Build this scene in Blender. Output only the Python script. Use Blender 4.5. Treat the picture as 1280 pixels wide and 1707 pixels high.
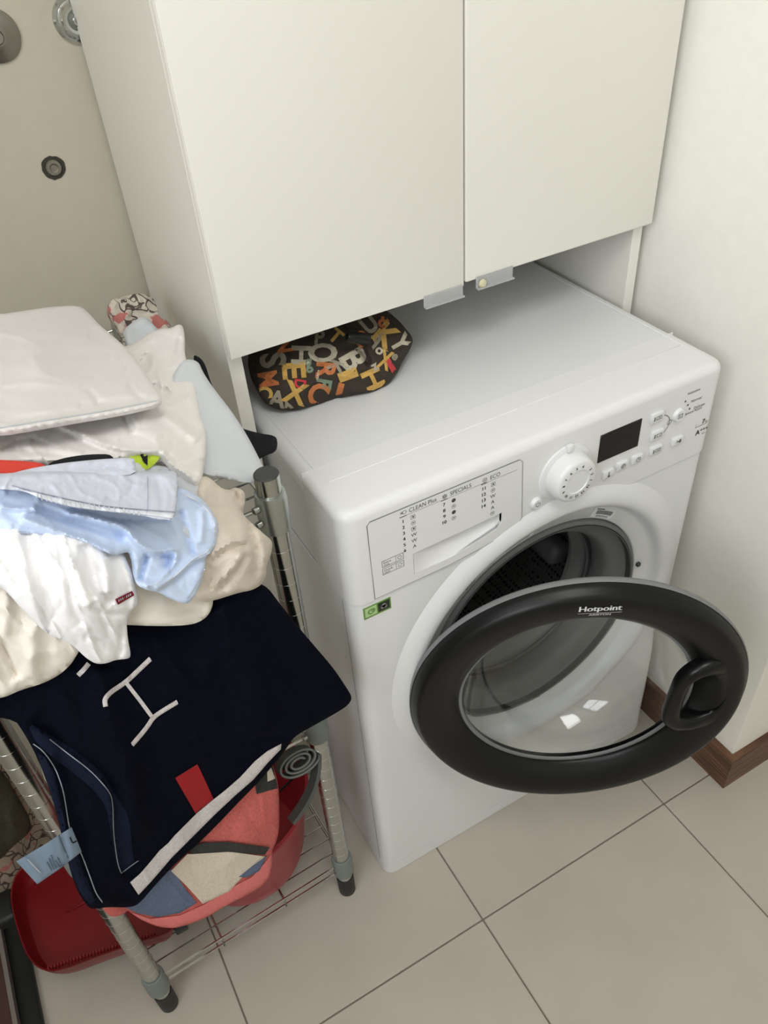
import bpy, bmesh, math, random
import numpy as np
from mathutils import Vector, Matrix, geometry
from mathutils import noise as mnoise
from math import pi, sin, cos, radians
random.seed(7)
for o in list(bpy.data.objects): bpy.data.objects.remove(o)
SC = bpy.context.scene
COL = SC.collection

# ------------------------------------------------------------ camera
CAM = np.array([-2.51354625e-01, -6.31296444e-01, 1.42823009e+00])
ROT = (8.66684760e-01, 6.64302649e-02, -5.10968362e-01)
FPX = 1338.4
cd = bpy.data.cameras.new('camera'); cam = bpy.data.objects.new('camera', cd); COL.objects.link(cam)
cam.location = CAM; cam.rotation_euler = ROT
cd.sensor_fit = 'VERTICAL'; cd.sensor_height = 24; cd.lens = 24 * FPX / 1707; cd.clip_start = .02
SC.camera = cam
# ------------------------------------------------------------ world and light
w = bpy.data.worlds.new('world'); SC.world = w; w.use_nodes = True
bg = w.node_tree.nodes['Background']; bg.inputs[0].default_value = (.80, .90, 1, 1); bg.inputs[1].default_value = 1.0
def area(name, loc, rot, sx, sy, power, col=(1, 1, 1)):
    l = bpy.data.lights.new(name, 'AREA'); l.shape = 'RECTANGLE'; l.size = sx; l.size_y = sy; l.energy = power; l.color = col
    o = bpy.data.objects.new(name, l); COL.objects.link(o); o.location = loc; o.rotation_euler = rot; return o
# daylight through the window of the left wall
area('window_daylight', (-1.27, -1.05, 1.80), (0, radians(-90), 0), 1.05, 1.25, 21, (.95, .975, 1))
area('ceiling_lamp_light', (-.15, -.85, 2.40), (0, 0, 0), .6, .6, 8.0, (1, .99, .96))
SC.view_settings.view_transform = 'Standard'; SC.view_settings.look = 'None'
SC.view_settings.gamma = 1; SC.view_settings.use_curve_mapping = False
SC.view_settings.exposure = 0.5

# ------------------------------------------------------------ materials
def lin(c): return tuple(((x / 255) / 12.92 if x / 255 <= .04045 else ((x / 255 + .055) / 1.055) ** 2.4) for x in c)
MATS = {}
def mat(name, rgb, rough=.5, metal=0., bump=0., scale=200., var=0., spec=.5, coat=0., weave=0., trans=0., sheen=0., stretch=(1,1,1), ior=1.45):
    m = bpy.data.materials.new(name); m.use_nodes = True; nt = m.node_tree; b = nt.nodes['Principled BSDF']
    c = lin(rgb); b.inputs['Base Color'].default_value = (*c, 1)
    b.inputs['Roughness'].default_value = rough; b.inputs['Metallic'].default_value = metal
    b.inputs['Specular IOR Level'].default_value = spec; b.inputs['Coat Weight'].default_value = coat
    b.inputs['Transmission Weight'].default_value = trans; b.inputs['IOR'].default_value = ior
    if sheen: b.inputs['Sheen Weight'].default_value = sheen; b.inputs['Sheen Roughness'].default_value = .5
    N = nt.nodes.new; L = nt.links.new
    if bump or var:
        tc = N('ShaderNodeTexCoord'); mp = N('ShaderNodeMapping'); mp.inputs['Scale'].default_value = stretch
        L(tc.outputs['Object'], mp.inputs[0])
        nz = N('ShaderNodeTexNoise'); nz.inputs['Scale'].default_value = scale; nz.inputs['Detail'].default_value = 4
        L(mp.outputs[0], nz.inputs['Vector'])
        if var:
            rp = N('ShaderNodeValToRGB'); rp.color_ramp.elements[0].position = .3; rp.color_ramp.elements[1].position = .7
            rp.color_ramp.elements[0].color = (*[x * (1 - var) for x in c], 1); rp.color_ramp.elements[1].color = (*[min(1, x * (1 + var)) for x in c], 1)
            L(nz.outputs[0], rp.inputs[0]); L(rp.outputs[0], b.inputs['Base Color'])
        if bump:
            bp = N('ShaderNodeBump'); bp.inputs['Strength'].default_value = bump; bp.inputs['Distance'].default_value = .001
            L(nz.outputs[0], bp.inputs['Height']); L(bp.outputs[0], b.inputs['Normal'])
    MATS[name] = m; return m
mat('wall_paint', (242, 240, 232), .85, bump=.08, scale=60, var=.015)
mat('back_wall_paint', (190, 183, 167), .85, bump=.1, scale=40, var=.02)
mat('ceiling_paint', (240, 238, 232), .9)
mat('tile_glaze', (184, 176, 165), .34, var=.035, scale=9, bump=.02)
mat('grout', (128, 116, 104), .9)
mat('cabinet_white', (233, 231, 223), .42, bump=.015, scale=500)
mat('cabinet_edge', (244, 242, 234), .35)
mat('machine_white', (226, 227, 228), .28, coat=.15)
mat('machine_top', (226, 227, 228), .36, bump=.01, scale=300)
mat('machine_panel', (226, 226, 226), .33)
mat('seam', (150, 152, 155), .6)
mat('dark_line', (105, 106, 110), .6)
mat('print_grey', (70, 70, 74), .6)
mat('print_white', (232, 232, 235), .4)
mat('display_black', (10, 12, 14), .12)
mat('gasket_grey', (104, 106, 105), .5)
mat('gasket_dark', (66, 68, 68), .5)
mat('rim_grey', (120, 121, 122), .35)
mat('door_black', (13, 14, 14), .36, spec=.35)
mat('door_black_gloss', (10, 11, 11), .3, spec=.35)
mat('chrome', (205, 207, 205), .12, metal=1)
mat('chrome_satin', (172, 175, 170), .3, metal=1)
mat('post_chrome', (186, 189, 184), .2, metal=1)
mat('collar_chrome', (176, 182, 178), .3, metal=.9)
mat('steel_pipe', (150, 148, 140), .3, metal=1, bump=.1, scale=80)
mat('collar_grey', (120, 128, 124), .45)
mat('foot_black', (26, 28, 27), .5)
mat('cap_black', (58, 60, 60), .5)
mat('red_plastic', (120, 18, 26), .35)
mat('bucket_red', (150, 36, 46), .35)
mat('acrylic', (225, 226, 226), .15, trans=.55, ior=1.3)
mat('cream_blob', (205, 200, 168), .6)
mat('sticker_green', (108, 148, 72), .4); mat('sticker_pale', (176, 205, 150), .4); mat('sticker_dark', (34, 44, 34), .4)
mat('sticker_white', (225, 225, 225), .5)
mat('mortar_dark', (60, 58, 50), .9, bump=.6, scale=150)
mat('olive_cloth', (58, 54, 40), .9, bump=.4, scale=300, var=.25)
mat('board_brown', (66, 42, 38), .5, var=.2, scale=20); mat('board_edge', (120, 112, 108), .5)
mat('window_frame_white', (240, 240, 238), .4)
# fabrics
mat('pillow_cotton', (226, 222, 220), .9, bump=.18, scale=900, var=.02, sheen=.2)
mat('white_cotton', (238, 234, 231), .9, bump=.2, scale=800, sheen=.2)
mat('bright_white', (252, 251, 253), .9, bump=.2, scale=800, sheen=.2)
mat('cool_white', (212, 216, 222), .85, bump=.15, scale=700)
mat('cream_cotton', (240, 233, 223), .9, bump=.2, scale=800)
mat('beige_linen', (214, 203, 190), .9, bump=.3, scale=700, var=.03)
mat('light_blue', (204, 219, 244), .85, bump=.15, scale=900, var=.02)
mat('grey_blue', (206, 210, 224), .85, bump=.2, scale=900, var=.02)
mat('pale_seam', (228, 231, 240), .85, bump=.5, scale=500)
mat('red_knit', (220, 72, 58), .9, bump=.4, scale=500)
mat('black_cloth', (18, 19, 24), .9)
mat('neon', (190, 214, 60), .7)
mat('navy_sock', (16, 18, 24), .95, bump=.3, scale=800)
mat('navy_terry', (9, 12, 24), .95, bump=.9, scale=900, var=.3, spec=.08)
mat('navy_band', (22, 28, 46), .9, spec=.1, bump=.5, scale=900, var=.15)
mat('white_terry', (206, 200, 200), .95, bump=1., scale=420, var=.14)
mat('thread', (150, 156, 166), .9); mat('soft_thread', (176, 180, 196), .9)
mat('patch_red', (150, 18, 26), .85, bump=.2, scale=800)
mat('tag_red', (132, 26, 42), .8)
mat('care_tag', (122, 140, 160), .8)
mat('care_print', (86, 102, 122), .8)
mat('coral_knit', (196, 100, 94), .95, bump=.7, scale=520, var=.16, stretch=(1, 1, .35))
mat('coral_trim', (222, 122, 120), .95, bump=.7, scale=420, var=.1, stretch=(2.4, 1, .4))
mat('blue_knit', (96, 108, 134), .95, bump=.7, scale=520, var=.2)
mat('cream_knit', (214, 202, 186), .95, bump=.7, scale=520, var=.08, stretch=(1, 1, .4))
mat('charcoal_knit', (52, 52, 50), .95, bump=1., scale=400, var=.4)
mat('strap', (62, 64, 60), .7, bump=.3, scale=600); mat('strap_edge', (120, 122, 114), .7)
mat('bag_brown', (54, 46, 38), .8, bump=.3, scale=900, var=.1)
for n, c in dict(ink_tan=(196, 158, 84), ink_grey=(150, 142, 124), ink_orange=(186, 112, 66), ink_teal=(122, 138, 118), ink_red=(196, 60, 68), ink_cream=(184, 176, 156)).items(): mat(n, c, .8, bump=.2, scale=900, var=.08)

def floral(name, base):
    m = mat(name, base, .9); nt = m.node_tree; N = nt.nodes.new; L = nt.links.new; b = nt.nodes['Principled BSDF']
    tc = N('ShaderNodeTexCoord'); v = N('ShaderNodeTexVoronoi'); v.feature = 'DISTANCE_TO_EDGE'; v.inputs['Scale'].default_value = 44
    nz = N('ShaderNodeTexNoise'); nz.inputs['Scale'].default_value = 22; nz.inputs['Detail'].default_value = 1
    mx = N('ShaderNodeMixRGB'); mx.inputs[0].default_value = .06; L(tc.outputs['Object'], mx.inputs[1]); L(nz.outputs['Color'], mx.inputs[2]); L(tc.outputs['Object'], nz.inputs['Vector'])
    L(mx.outputs[0], v.inputs['Vector'])
    r = N('ShaderNodeValToRGB'); r.color_ramp.elements[0].position = .03; r.color_ramp.elements[1].position = .06
    r.color_ramp.elements[0].color = (*lin((88, 74, 70)), 1); r.color_ramp.elements[1].color = (*lin(base), 1); L(v.outputs['Distance'], r.inputs[0])
    n2 = N('ShaderNodeTexNoise'); n2.inputs['Scale'].default_value = 30; L(tc.outputs['Object'], n2.inputs['Vector'])
    r2 = N('ShaderNodeValToRGB'); r2.color_ramp.elements[0].position = .64; r2.color_ramp.elements[1].position = .66; L(n2.outputs[0], r2.inputs[0])
    m3 = N('ShaderNodeMixRGB'); L(r2.outputs[0], m3.inputs[0]); L(r.outputs[0], m3.inputs[1]); m3.inputs[2].default_value = (*lin((186, 116, 110)), 1)
    L(m3.outputs[0], b.inputs['Base Color'])
floral('floral_cotton', (205, 196, 184)); floral('floral_canvas', (176, 158, 140))
# skirting wood
m = mat('skirting_wood', (92, 62, 46), .45); nt = m.node_tree; N = nt.nodes.new; L = nt.links.new
tc = N('ShaderNodeTexCoord'); mp = N('ShaderNodeMapping'); mp.inputs['Scale'].default_value = (6, 6, 160); nz = N('ShaderNodeTexNoise'); nz.inputs['Scale'].default_value = 1.6; nz.inputs['Detail'].default_value = 6
rp = N('ShaderNodeValToRGB'); rp.color_ramp.elements[0].position = .35; rp.color_ramp.elements[1].position = .7; rp.color_ramp.elements[0].color = (*lin((66, 42, 32)), 1); rp.color_ramp.elements[1].color = (*lin((126, 90, 66)), 1)
L(tc.outputs['Object'], mp.inputs[0]); L(mp.outputs[0], nz.inputs['Vector']); L(nz.outputs[0], rp.inputs[0]); L(rp.outputs[0], nt.nodes['Principled BSDF'].inputs['Base Color'])
# perforated drum steel
m = mat('drum_steel', (92, 92, 90), .4, metal=.75); nt = m.node_tree; N = nt.nodes.new; L = nt.links.new
tc = N('ShaderNodeTexCoord'); v = N('ShaderNodeTexVoronoi'); v.inputs['Scale'].default_value = 120; v.inputs['Randomness'].default_value = .25
L(tc.outputs['Object'], v.inputs['Vector']); rp = N('ShaderNodeValToRGB'); rp.color_ramp.elements[0].position = .28; rp.color_ramp.elements[1].position = .36
rp.color_ramp.elements[0].color = (.006, .006, .006, 1); rp.color_ramp.elements[1].color = (.26, .26, .255, 1)
L(v.outputs['Distance'], rp.inputs[0]); L(rp.outputs[0], nt.nodes['Principled BSDF'].inputs['Base Color'])
# clear glass: real dielectric
m = bpy.data.materials.new('door_glass_clear'); m.use_nodes = True; nt = m.node_tree; nt.nodes.clear(); N = nt.nodes.new
g = N('ShaderNodeBsdfGlass'); g.inputs['Roughness'].default_value = .0; g.inputs['IOR'].default_value = 1.42; g.inputs['Color'].default_value = (.96, .97, .97, 1); o_ = N('ShaderNodeOutputMaterial'); nt.links.new(g.outputs[0], o_.inputs[0]); MATS['glass'] = m
m = bpy.data.materials.new('window_pane_glass'); m.use_nodes = True; nt = m.node_tree; nt.nodes.clear(); N = nt.nodes.new
t_ = N('ShaderNodeBsdfTransparent'); g = N('ShaderNodeBsdfGlossy'); g.inputs['Roughness'].default_value = .02; mx = N('ShaderNodeMixShader'); mx.inputs[0].default_value = .08; o_ = N('ShaderNodeOutputMaterial')
nt.links.new(t_.outputs[0], mx.inputs[1]); nt.links.new(g.outputs[0], mx.inputs[2]); nt.links.new(mx.outputs[0], o_.inputs[0]); MATS['pane'] = m

# ------------------------------------------------------------ helpers
def M(n): return MATS[n]
def mesh_obj(name, verts, faces, mt, parent=None, smooth=False, loc=None, rot=None):
    me = bpy.data.meshes.new(name); me.from_pydata([tuple(map(float, v)) for v in verts], [], [tuple(map(int, f)) for f in faces]); me.update()
    if smooth: me.polygons.foreach_set('use_smooth', [True] * len(me.polygons))
    if mt: me.materials.append(M(mt))
    o = bpy.data.objects.new(name, me); COL.objects.link(o)
    if parent: o.parent = parent
    if loc is not None: o.location = loc
    if rot is not None: o.rotation_euler = rot
    return o
def bm_obj(name, bm, mt, parent=None, smooth=False, angle=None):
    bmesh.ops.recalc_face_normals(bm, faces=bm.faces)
    me = bpy.data.meshes.new(name); bm.to_mesh(me); bm.free()
    if smooth:
        me.polygons.foreach_set('use_smooth', [True] * len(me.polygons))
        if angle: me.set_sharp_from_angle(angle=radians(angle))
    if mt: me.materials.append(M(mt))
    o = bpy.data.objects.new(name, me); COL.objects.link(o)
    if parent: o.parent = parent
    return o
def tag(o, label, cat, group=None, kind=None):
    o['label'] = label; o['category'] = cat
    if group: o['group'] = group
    if kind: o['kind'] = kind
    return o
def struct(o): o['kind'] = 'structure'; return o
def thing(name, label, cat, loc=(0, 0, 0), rz=0, group=None):
    o = bpy.data.objects.new(name, None); COL.objects.link(o); o.location = loc; o.rotation_euler = (0, 0, rz); o.empty_display_size = .05
    return tag(o, label, cat, group)
def box_bm(bm, x0, x1, y0, y1, z0, z1, bev=0, seg=2):
    t = bmesh.new(); bmesh.ops.create_cube(t, size=1)
    for v in t.verts: v.co = Vector(((x0 + x1) / 2 + v.co.x * (x1 - x0), (y0 + y1) / 2 + v.co.y * (y1 - y0), (z0 + z1) / 2 + v.co.z * (z1 - z0)))
    if bev: bmesh.ops.bevel(t, geom=list(t.edges), offset=bev, segments=seg, affect='EDGES', profile=.5)
    me = bpy.data.meshes.new('t'); t.to_mesh(me); t.free(); bm.from_mesh(me); bpy.data.meshes.remove(me)
def box(name, x0, x1, y0, y1, z0, z1, mt, parent=None, bev=0, seg=2):
    bm = bmesh.new(); box_bm(bm, x0, x1, y0, y1, z0, z1, bev, seg)
    return bm_obj(name, bm, mt, parent, smooth=bev > 0, angle=40)
def tube_bm(bm, pts, r, seg=8, closed=False, ry=None, caps=True):
    pts = [Vector(p) for p in pts]; n = len(pts); rings = []; up = Vector((0, 0, 1))
    for i, p in enumerate(pts):
        a = pts[i - 1] if (i > 0 or closed) else p; b = pts[(i + 1) % n] if (i < n - 1 or closed) else p
        d = (b - a).normalized()
        u = up if abs(d.dot(up)) < .95 else Vector((0, 1, 0))
        s = d.cross(u).normalized(); t = s.cross(d).normalized()
        R = r[i] if isinstance(r, (list, tuple)) else r; R2 = R if ry is None else ry
        rings.append([bm.verts.new(p + s * cos(2 * pi * k / seg) * R + t * sin(2 * pi * k / seg) * R2) for k in range(seg)])
    for i in range(n if closed else n - 1):
        A, B = rings[i], rings[(i + 1) % n]
        for k in range(seg): bm.faces.new((A[k], A[(k + 1) % seg], B[(k + 1) % seg], B[k]))
    if not closed and caps: bm.faces.new(rings[0][::-1]); bm.faces.new(rings[-1])
def tube(name, pts, r, mt, parent=None, seg=8, closed=False, ry=None):
    bm = bmesh.new(); tube_bm(bm, pts, r, seg, closed, ry); return bm_obj(name, bm, mt, parent, smooth=True, angle=50)
def lathe(name, prof, mt, parent=None, axis='y', loc=(0, 0, 0), seg=96, fn=None, closed=False, angle=35):
    """prof: list of (radius, along-axis)."""
    bm = bmesh.new(); rings = []
    for (r, h) in prof:
        ring = []
        if r < 1e-6:
            p = Vector((0, h, 0)) if axis == 'y' else Vector((0, 0, h)); ring = [bm.verts.new(p + Vector(loc))]
        else:
            for k in range(seg):
                a = 2 * pi * k / seg; hh = h + (fn(r, a, h) if fn else 0)
                p = Vector((r * cos(a), hh, r * sin(a))) if axis == 'y' else Vector((r * cos(a), r * sin(a), hh))
                ring.append(bm.verts.new(p + Vector(loc)))
        rings.append(ring)
    n = len(rings)
    for i in range(n if closed else n - 1):
        A, B = rings[i], rings[(i + 1) % n]
        for k in range(seg):
            k2 = (k + 1) % seg
            if len(A) == 1 and len(B) == 1: break
            f = (A[0], B[k2], B[k]) if len(A) == 1 else ((A[k], A[k2], B[0]) if len(B) == 1 else (A[k], A[k2], B[k2], B[k]))
            try: bm.faces.new(f)
            except ValueError: pass
    return bm_obj(name, bm, mt, parent, smooth=True, angle=angle)

# pixel -> ray (used once at build time to place real geometry at a measured depth y)
def euler_m(e):
    a, b, c = e; cx, sx, cy, sy, cz, sz = cos(a), sin(a), cos(b), sin(b), cos(c), sin(c)
    return np.array([[cz, -sz, 0], [sz, cz, 0], [0, 0, 1]]) @ np.array([[cy, 0, sy], [0, 1, 0], [-sy, 0, cy]]) @ np.array([[1, 0, 0], [0, cx, -sx], [0, sx, cx]])
RM = euler_m(ROT)
def rays(px, py):
    d = np.stack([(np.asarray(px, float) - 640) / FPX, -(np.asarray(py, float) - 853.5) / FPX, -np.ones(np.shape(px))], -1) @ RM.T
    return d / np.linalg.norm(d, axis=-1, keepdims=True)
def P(px, py, ax='y', val=0.):
    d = rays(px, py); i = 'xyz'.index(ax); return CAM + d * (val - CAM[i]) / d[i]

# ------------------------------------------------------------ cloth
def chaikin(poly, it=2, closed=True):
    q = np.array(poly, float)
    for _ in range(it):
        nx = np.roll(q, -1, 0) if closed else q[1:]
        a = q if closed else q[:-1]
        r = np.empty((2 * len(a), 2)); r[0::2] = a * .78 + nx * .22; r[1::2] = a * .22 + nx * .78
        q = r if closed else np.vstack([q[:1], r, q[-1:]])
    return q
def seg_dist(p, poly, closed=True):
    A = np.array(poly, float); B = np.roll(A, -1, 0) if closed else A[1:]; A = A if closed else A[:-1]
    d = B - A; L2 = (d ** 2).sum(1) + 1e-9
    best = np.full(len(p), 1e9); sg = np.zeros(len(p)); par = np.zeros(len(p))
    for i in range(len(A)):
        t = np.clip(((p - A[i]) @ d[i]) / L2[i], 0, 1); q = A[i] + t[:, None] * d[i]; v = p - q; D = np.sqrt((v ** 2).sum(1))
        m = D < best; best[m] = D[m]; s = d[i][0] * v[:, 1] - d[i][1] * v[:, 0]; sg[m] = np.sign(s[m]); par[m] = (i + t[m]) / len(A)
    return best, sg, par
def inside(p, poly):
    x, y = p[:, 0], p[:, 1]; r = np.zeros(len(p), bool); n = len(poly)
    for i in range(n):
        x1, y1 = poly[i]; x2, y2 = poly[(i + 1) % n]
        if y1 == y2: continue
        c = ((y1 > y) != (y2 > y)) & (x < (x2 - x1) * (y - y1) / (y2 - y1) + x1); r ^= c
    return r
LEFT = 130
class Surf:
    def __init__(s, outline, ctrl, roll=14, rollh=.007, folds=(), noise=(0, 60, 0, 1), seed=0, sm=2, puff=0, puffw=60):
        # garments that run out of the photograph on the left go on as far as the left post
        wide = lambda a: np.array([[q[0] - LEFT if q[0] <= -40 else q[0], *q[1:]] for q in a], float)
        s.ol = chaikin(wide(outline), sm); c = wide(ctrl); s.c = c
        s.roll, s.rollh, s.folds, s.noise, s.seed, s.puff, s.puffw = roll, rollh, folds, noise, seed, puff, puffw
        n = len(c); K = s.k(c[:, :2], c[:, :2]); Q = np.hstack([np.ones((n, 1)), c[:, :2] / 500])
        if n >= 4:
            A = np.block([[K + np.eye(n) * 1e-3, Q], [Q.T, np.zeros((3, 3))]]); s.w = np.linalg.solve(A, np.concatenate([c[:, 2], np.zeros(3)])); s.n = n
        else:
            s.n = 0; s.w = np.linalg.lstsq(Q, c[:, 2], rcond=None)[0]
    def k(s, a, b): return np.linalg.norm((a[:, None] - b[None]) / 500, axis=-1)
    def yv(s, p):
        Q = np.hstack([np.ones((len(p), 1)), p / 500])
        return s.k(p, s.c[:, :2]) @ s.w[:s.n] + Q @ s.w[s.n:] if s.n else Q @ s.w
    def h(s, p):
        d, _, _ = seg_dist(p, s.ol)
        e = 1 - np.clip(d / s.roll, 0, 1); h = -s.rollh * .65 * (1 - np.sqrt(np.clip(1 - e * e, 0, 1)))
        if s.puff: h = h + s.puff * (1 - np.exp(-(d / s.puffw) ** 2))
        for f in s.folds:
            pl, wd, am = f[0], f[1], f[2]; kind = f[3] if len(f) > 3 else 'g'
            D, sg, par = seg_dist(p, chaikin(pl, 2, False), False); wd = max(wd, 5)
            tp = np.clip(np.sin(np.clip(par, 0, 1) * pi) * 3, .15, 1) if kind != 's' else 1
            if kind == 'g': h = h + 1.45 * am * tp * np.exp(-(D / wd) ** 2)
            else: h = h + am * np.tanh(2 * sg * D / wd) * np.exp(-(D / (3.5 * wd)) ** 2)
        am, sc, ang, st = s.noise
        if am:
            ca, sa = cos(radians(ang)), sin(radians(ang)); u = (p[:, 0] * ca + p[:, 1] * sa) / sc / st; v = (-p[:, 0] * sa + p[:, 1] * ca) / sc
            nz = np.array([mnoise.noise(Vector((a, b, s.seed * 3.7))) + .5 * mnoise.noise(Vector((a * 2.3 + 5, b * 2.1, s.seed + 9))) for a, b in zip(u, v)])
            nz = np.sign(nz) * np.abs(nz) ** .8
            h = h + am * nz
            rg = np.array([1 - abs(mnoise.noise(Vector((a * .8 + 11, b * .8, s.seed * 1.3)))) * 2.2 for a, b in zip(u, v)])
            h = h + am * 1.5 * np.clip(rg, 0, 1) ** 6
            rh = np.array([1 - abs(mnoise.noise(Vector((a * 1.7 + 31, b * 1.5, s.seed * 2.3)))) * 2.4 for a, b in zip(u, v)])
            h = h - am * .7 * np.clip(rh, 0, 1) ** 6
            fn = np.array([mnoise.noise(Vector((a * 4.1 + 3, b * 3.3, s.seed + 20))) for a, b in zip(u, v)]); h = h + am * .22 * fn
        return h
    def at(s, p, off=0.):
        p = np.asarray(p, float).reshape(-1, 2); d = rays(p[:, 0], p[:, 1]); t = (s.yv(p) - CAM[1]) / d[:, 1]
        return CAM + d * (t - s.h(p) - off)[:, None]
def fill(poly, step):
    poly = np.array(poly); n = len(poly); q = []
    for i in range(n):
        a, b = poly[i], poly[(i + 1) % n]; k = max(1, int(np.linalg.norm(b - a) / step + .5))
        for j in range(k): q.append(a + (b - a) * j / k)
    q = np.array(q); keep = [0]
    for i in range(1, len(q)):
        if np.linalg.norm(q[i] - q[keep[-1]]) > step * .45: keep.append(i)
    q = q[keep]
    lo, hi = q.min(0), q.max(0); gx, gy = np.meshgrid(np.arange(lo[0], hi[0], step), np.arange(lo[1], hi[1], step * .87)); gx[1::2] += step / 2
    g = np.stack([gx.ravel(), gy.ravel()], 1); g = g[inside(g, q)]
    if len(g): g = g[seg_dist(g, q)[0] > step * .5]
    pts = np.vstack([q, g]) if len(g) else q
    v, e, f, _, _, _ = geometry.delaunay_2d_cdt([Vector(x) for x in pts.tolist()], [(i, (i + 1) % len(q)) for i in range(len(q))], [], 0, 1e-5)
    v = np.array([tuple(x) for x in v]); f = np.array([list(t) for t in f]); cen = v[f].mean(1)
    f = f[inside(cen, q)]
    return v, f, len(q)
def close_sheet(F, B, faces):
    n = len(F); edges = {}
    fs = []
    for f in faces:
        fs.append(tuple(f)); fs.append(tuple(x + n for x in f[::-1]))
        for i in range(3):
            a, b = f[i], f[(i + 1) % 3]; edges[(a, b)] = edges.get((a, b), 0) + 1
    for (a, b) in list(edges):
        if (b, a) not in edges: fs.append((b, a, a + n, b + n))
    return np.vstack([F, B]), fs
def sheet(name, S, poly, mt, parent=None, T=.006, back=(0, .5, -.85), step=6, off=0., taper=.5):
    v, f, nb = fill(poly, step); F = S.at(v, off); bd = np.array(back, float); bd /= np.linalg.norm(bd)
    d, _, _ = seg_dist(v, poly); pr = taper + (1 - taper) * np.clip(d / 60, 0, 1) ** (.6 if taper > .4 else 1.3)
    B = F + bd * (T * pr)[:, None]
    V, fs = close_sheet(F, B, f)
    o = mesh_obj(name, V, fs, mt, parent, smooth=True)
    bm = bmesh.new(); bm.from_mesh(o.data); bmesh.ops.recalc_face_normals(bm, faces=bm.faces); bm.to_mesh(o.data); bm.free()
    o.data.set_sharp_from_angle(angle=radians(70)); return o
def cloth(name, label, cat, outline, ctrl, mt, T=.01, back=(0, .8, -.5), step=6, group=None, taper=.5, **kw):
    S = Surf(outline, ctrl, **kw); o = sheet(name, S, S.ol, mt, None, T, back, step, 0., taper); tag(o, label, cat, group); return o, S
def decal(name, S, poly, mt, parent, off=.0016, step=5, sm=0, T=.0012, label=None):
    q = chaikin(poly, sm) if sm else np.array(poly, float)
    o = sheet(name, S, q, mt, parent, T=T, back=(0, .7, -.7), step=step, off=off, taper=1)
    if label: o['label'] = label
    return o
def ribbon_poly(pl, w_, sm=2):
    q = chaikin(pl, sm, False); t = np.gradient(q, axis=0); t /= np.linalg.norm(t, axis=1)[:, None] + 1e-9; nrm = np.stack([-t[:, 1], t[:, 0]], 1)
    return np.vstack([q + nrm * w_ / 2, (q - nrm * w_ / 2)[::-1]])
def line(name, S, pl, w_, mt, parent, off=.0018, step=5):
    return decal(name, S, ribbon_poly(pl, w_), mt, parent, off, step)

# ------------------------------------------------------------ text
_tc = {}
def text_tris(s, size, bold=0.):
    key = (s, bold)
    if key not in _tc:
        cu = bpy.data.curves.new('t', 'FONT'); cu.body = s; cu.size = 1; cu.resolution_u = 3; cu.align_x = 'LEFT'; cu.offset = bold
        o = bpy.data.objects.new('t', cu); COL.objects.link(o); bpy.context.view_layer.update()
        me = bpy.data.meshes.new_from_object(o.evaluated_get(bpy.context.evaluated_depsgraph_get()))
        _tc[key] = ([tuple(v.co)[:2] for v in me.vertices], [tuple(p.vertices) for p in me.polygons])
        bpy.data.objects.remove(o); bpy.data.meshes.remove(me)
    v, f = _tc[key]; return [(x * size, y * size) for x, y in v], f
class Print:
    """collects flat print on the machine's front (plane y) into one part"""
    def __init__(s): s.v = []; s.f = []
    def add(s, pts, faces): n = len(s.v); s.v += pts; s.f += [tuple(i + n for i in f) for f in faces]
    def text(s, t, x, z, size, y, bold=0, sx=1., rot=0, cx=False):
        v, f = text_tris(t, size)
        if not v: return
        if cx:
            mx = (min(a for a, b in v) + max(a for a, b in v)) / 2; mz = (min(b for a, b in v) + max(b for a, b in v)) / 2; v = [(a - mx, b - mz) for a, b in v]
        ca, sa = cos(rot), sin(rot)
        for k in range(-bold, bold + 1):
            s.add([(x + (a * sx + k * size * .03) * ca - b * sa, y, z + (a * sx + k * size * .03) * sa + b * ca) for a, b in v], f)
    def rect(s, x0, x1, z0, z1, y): s.add([(x0, y, z0), (x1, y, z0), (x1, y, z1), (x0, y, z1)], [(0, 1, 2, 3)])
    def frame(s, x0, x1, z0, z1, y, t):
        s.rect(x0, x1, z0, z0 + t, y); s.rect(x0, x1, z1 - t, z1, y); s.rect(x0, x0 + t, z0, z1, y); s.rect(x1 - t, x1, z0, z1, y)
    def ring(s, x, z, r, t, y, a0=0, a1=2 * pi, n=20):
        p = []; 
        for i in range(n + 1): a = a0 + (a1 - a0) * i / n; p += [(x + r * cos(a), y, z + r * sin(a)), (x + (r - t) * cos(a), y, z + (r - t) * sin(a))]
        s.add(p, [(2 * i, 2 * i + 2, 2 * i + 3, 2 * i + 1) for i in range(n)])
    def build(s, name, mt, parent): return mesh_obj(name, s.v, s.f, mt, parent)

# ============================================================ ROOM
XL, XR, YF, YB, ZC = -1.2, 1.7, -2.4, .6, 2.5
WX, WY = .643, -.171
fl = struct(box('floor', XL - .1, XR + .1, YF - .1, YB + .1, -.06, -.0032, 'grout'))
tx = [.105 + .411 * k for k in range(-4, 5)]; ty = [-.148 + .411 * k for k in range(-6, 3)]
bm = bmesh.new(); box_bm(bm, -.2043, .2043, -.2043, .2043, -.009, 0, .0012, 1); tm = bpy.data.meshes.new('tile'); bmesh.ops.recalc_face_normals(bm, faces=bm.faces); bm.to_mesh(tm); bm.free(); tm.materials.append(M('tile_glaze'))
for i in range(len(tx) - 1):
    for j in range(len(ty) - 1):
        cx_, cy_ = tx[i] + .2055, ty[j] + .2055
        if cy_ > YB + .1: continue
        o = bpy.data.objects.new('tile', tm); COL.objects.link(o); o.parent = fl; o.location = (cx_, cy_, random.uniform(-.0002, 0)); 
struct(box('ceiling', XL - .1, XR + .1, YF - .1, YB + .1, ZC, ZC + .08, 'ceiling_paint'))
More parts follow.
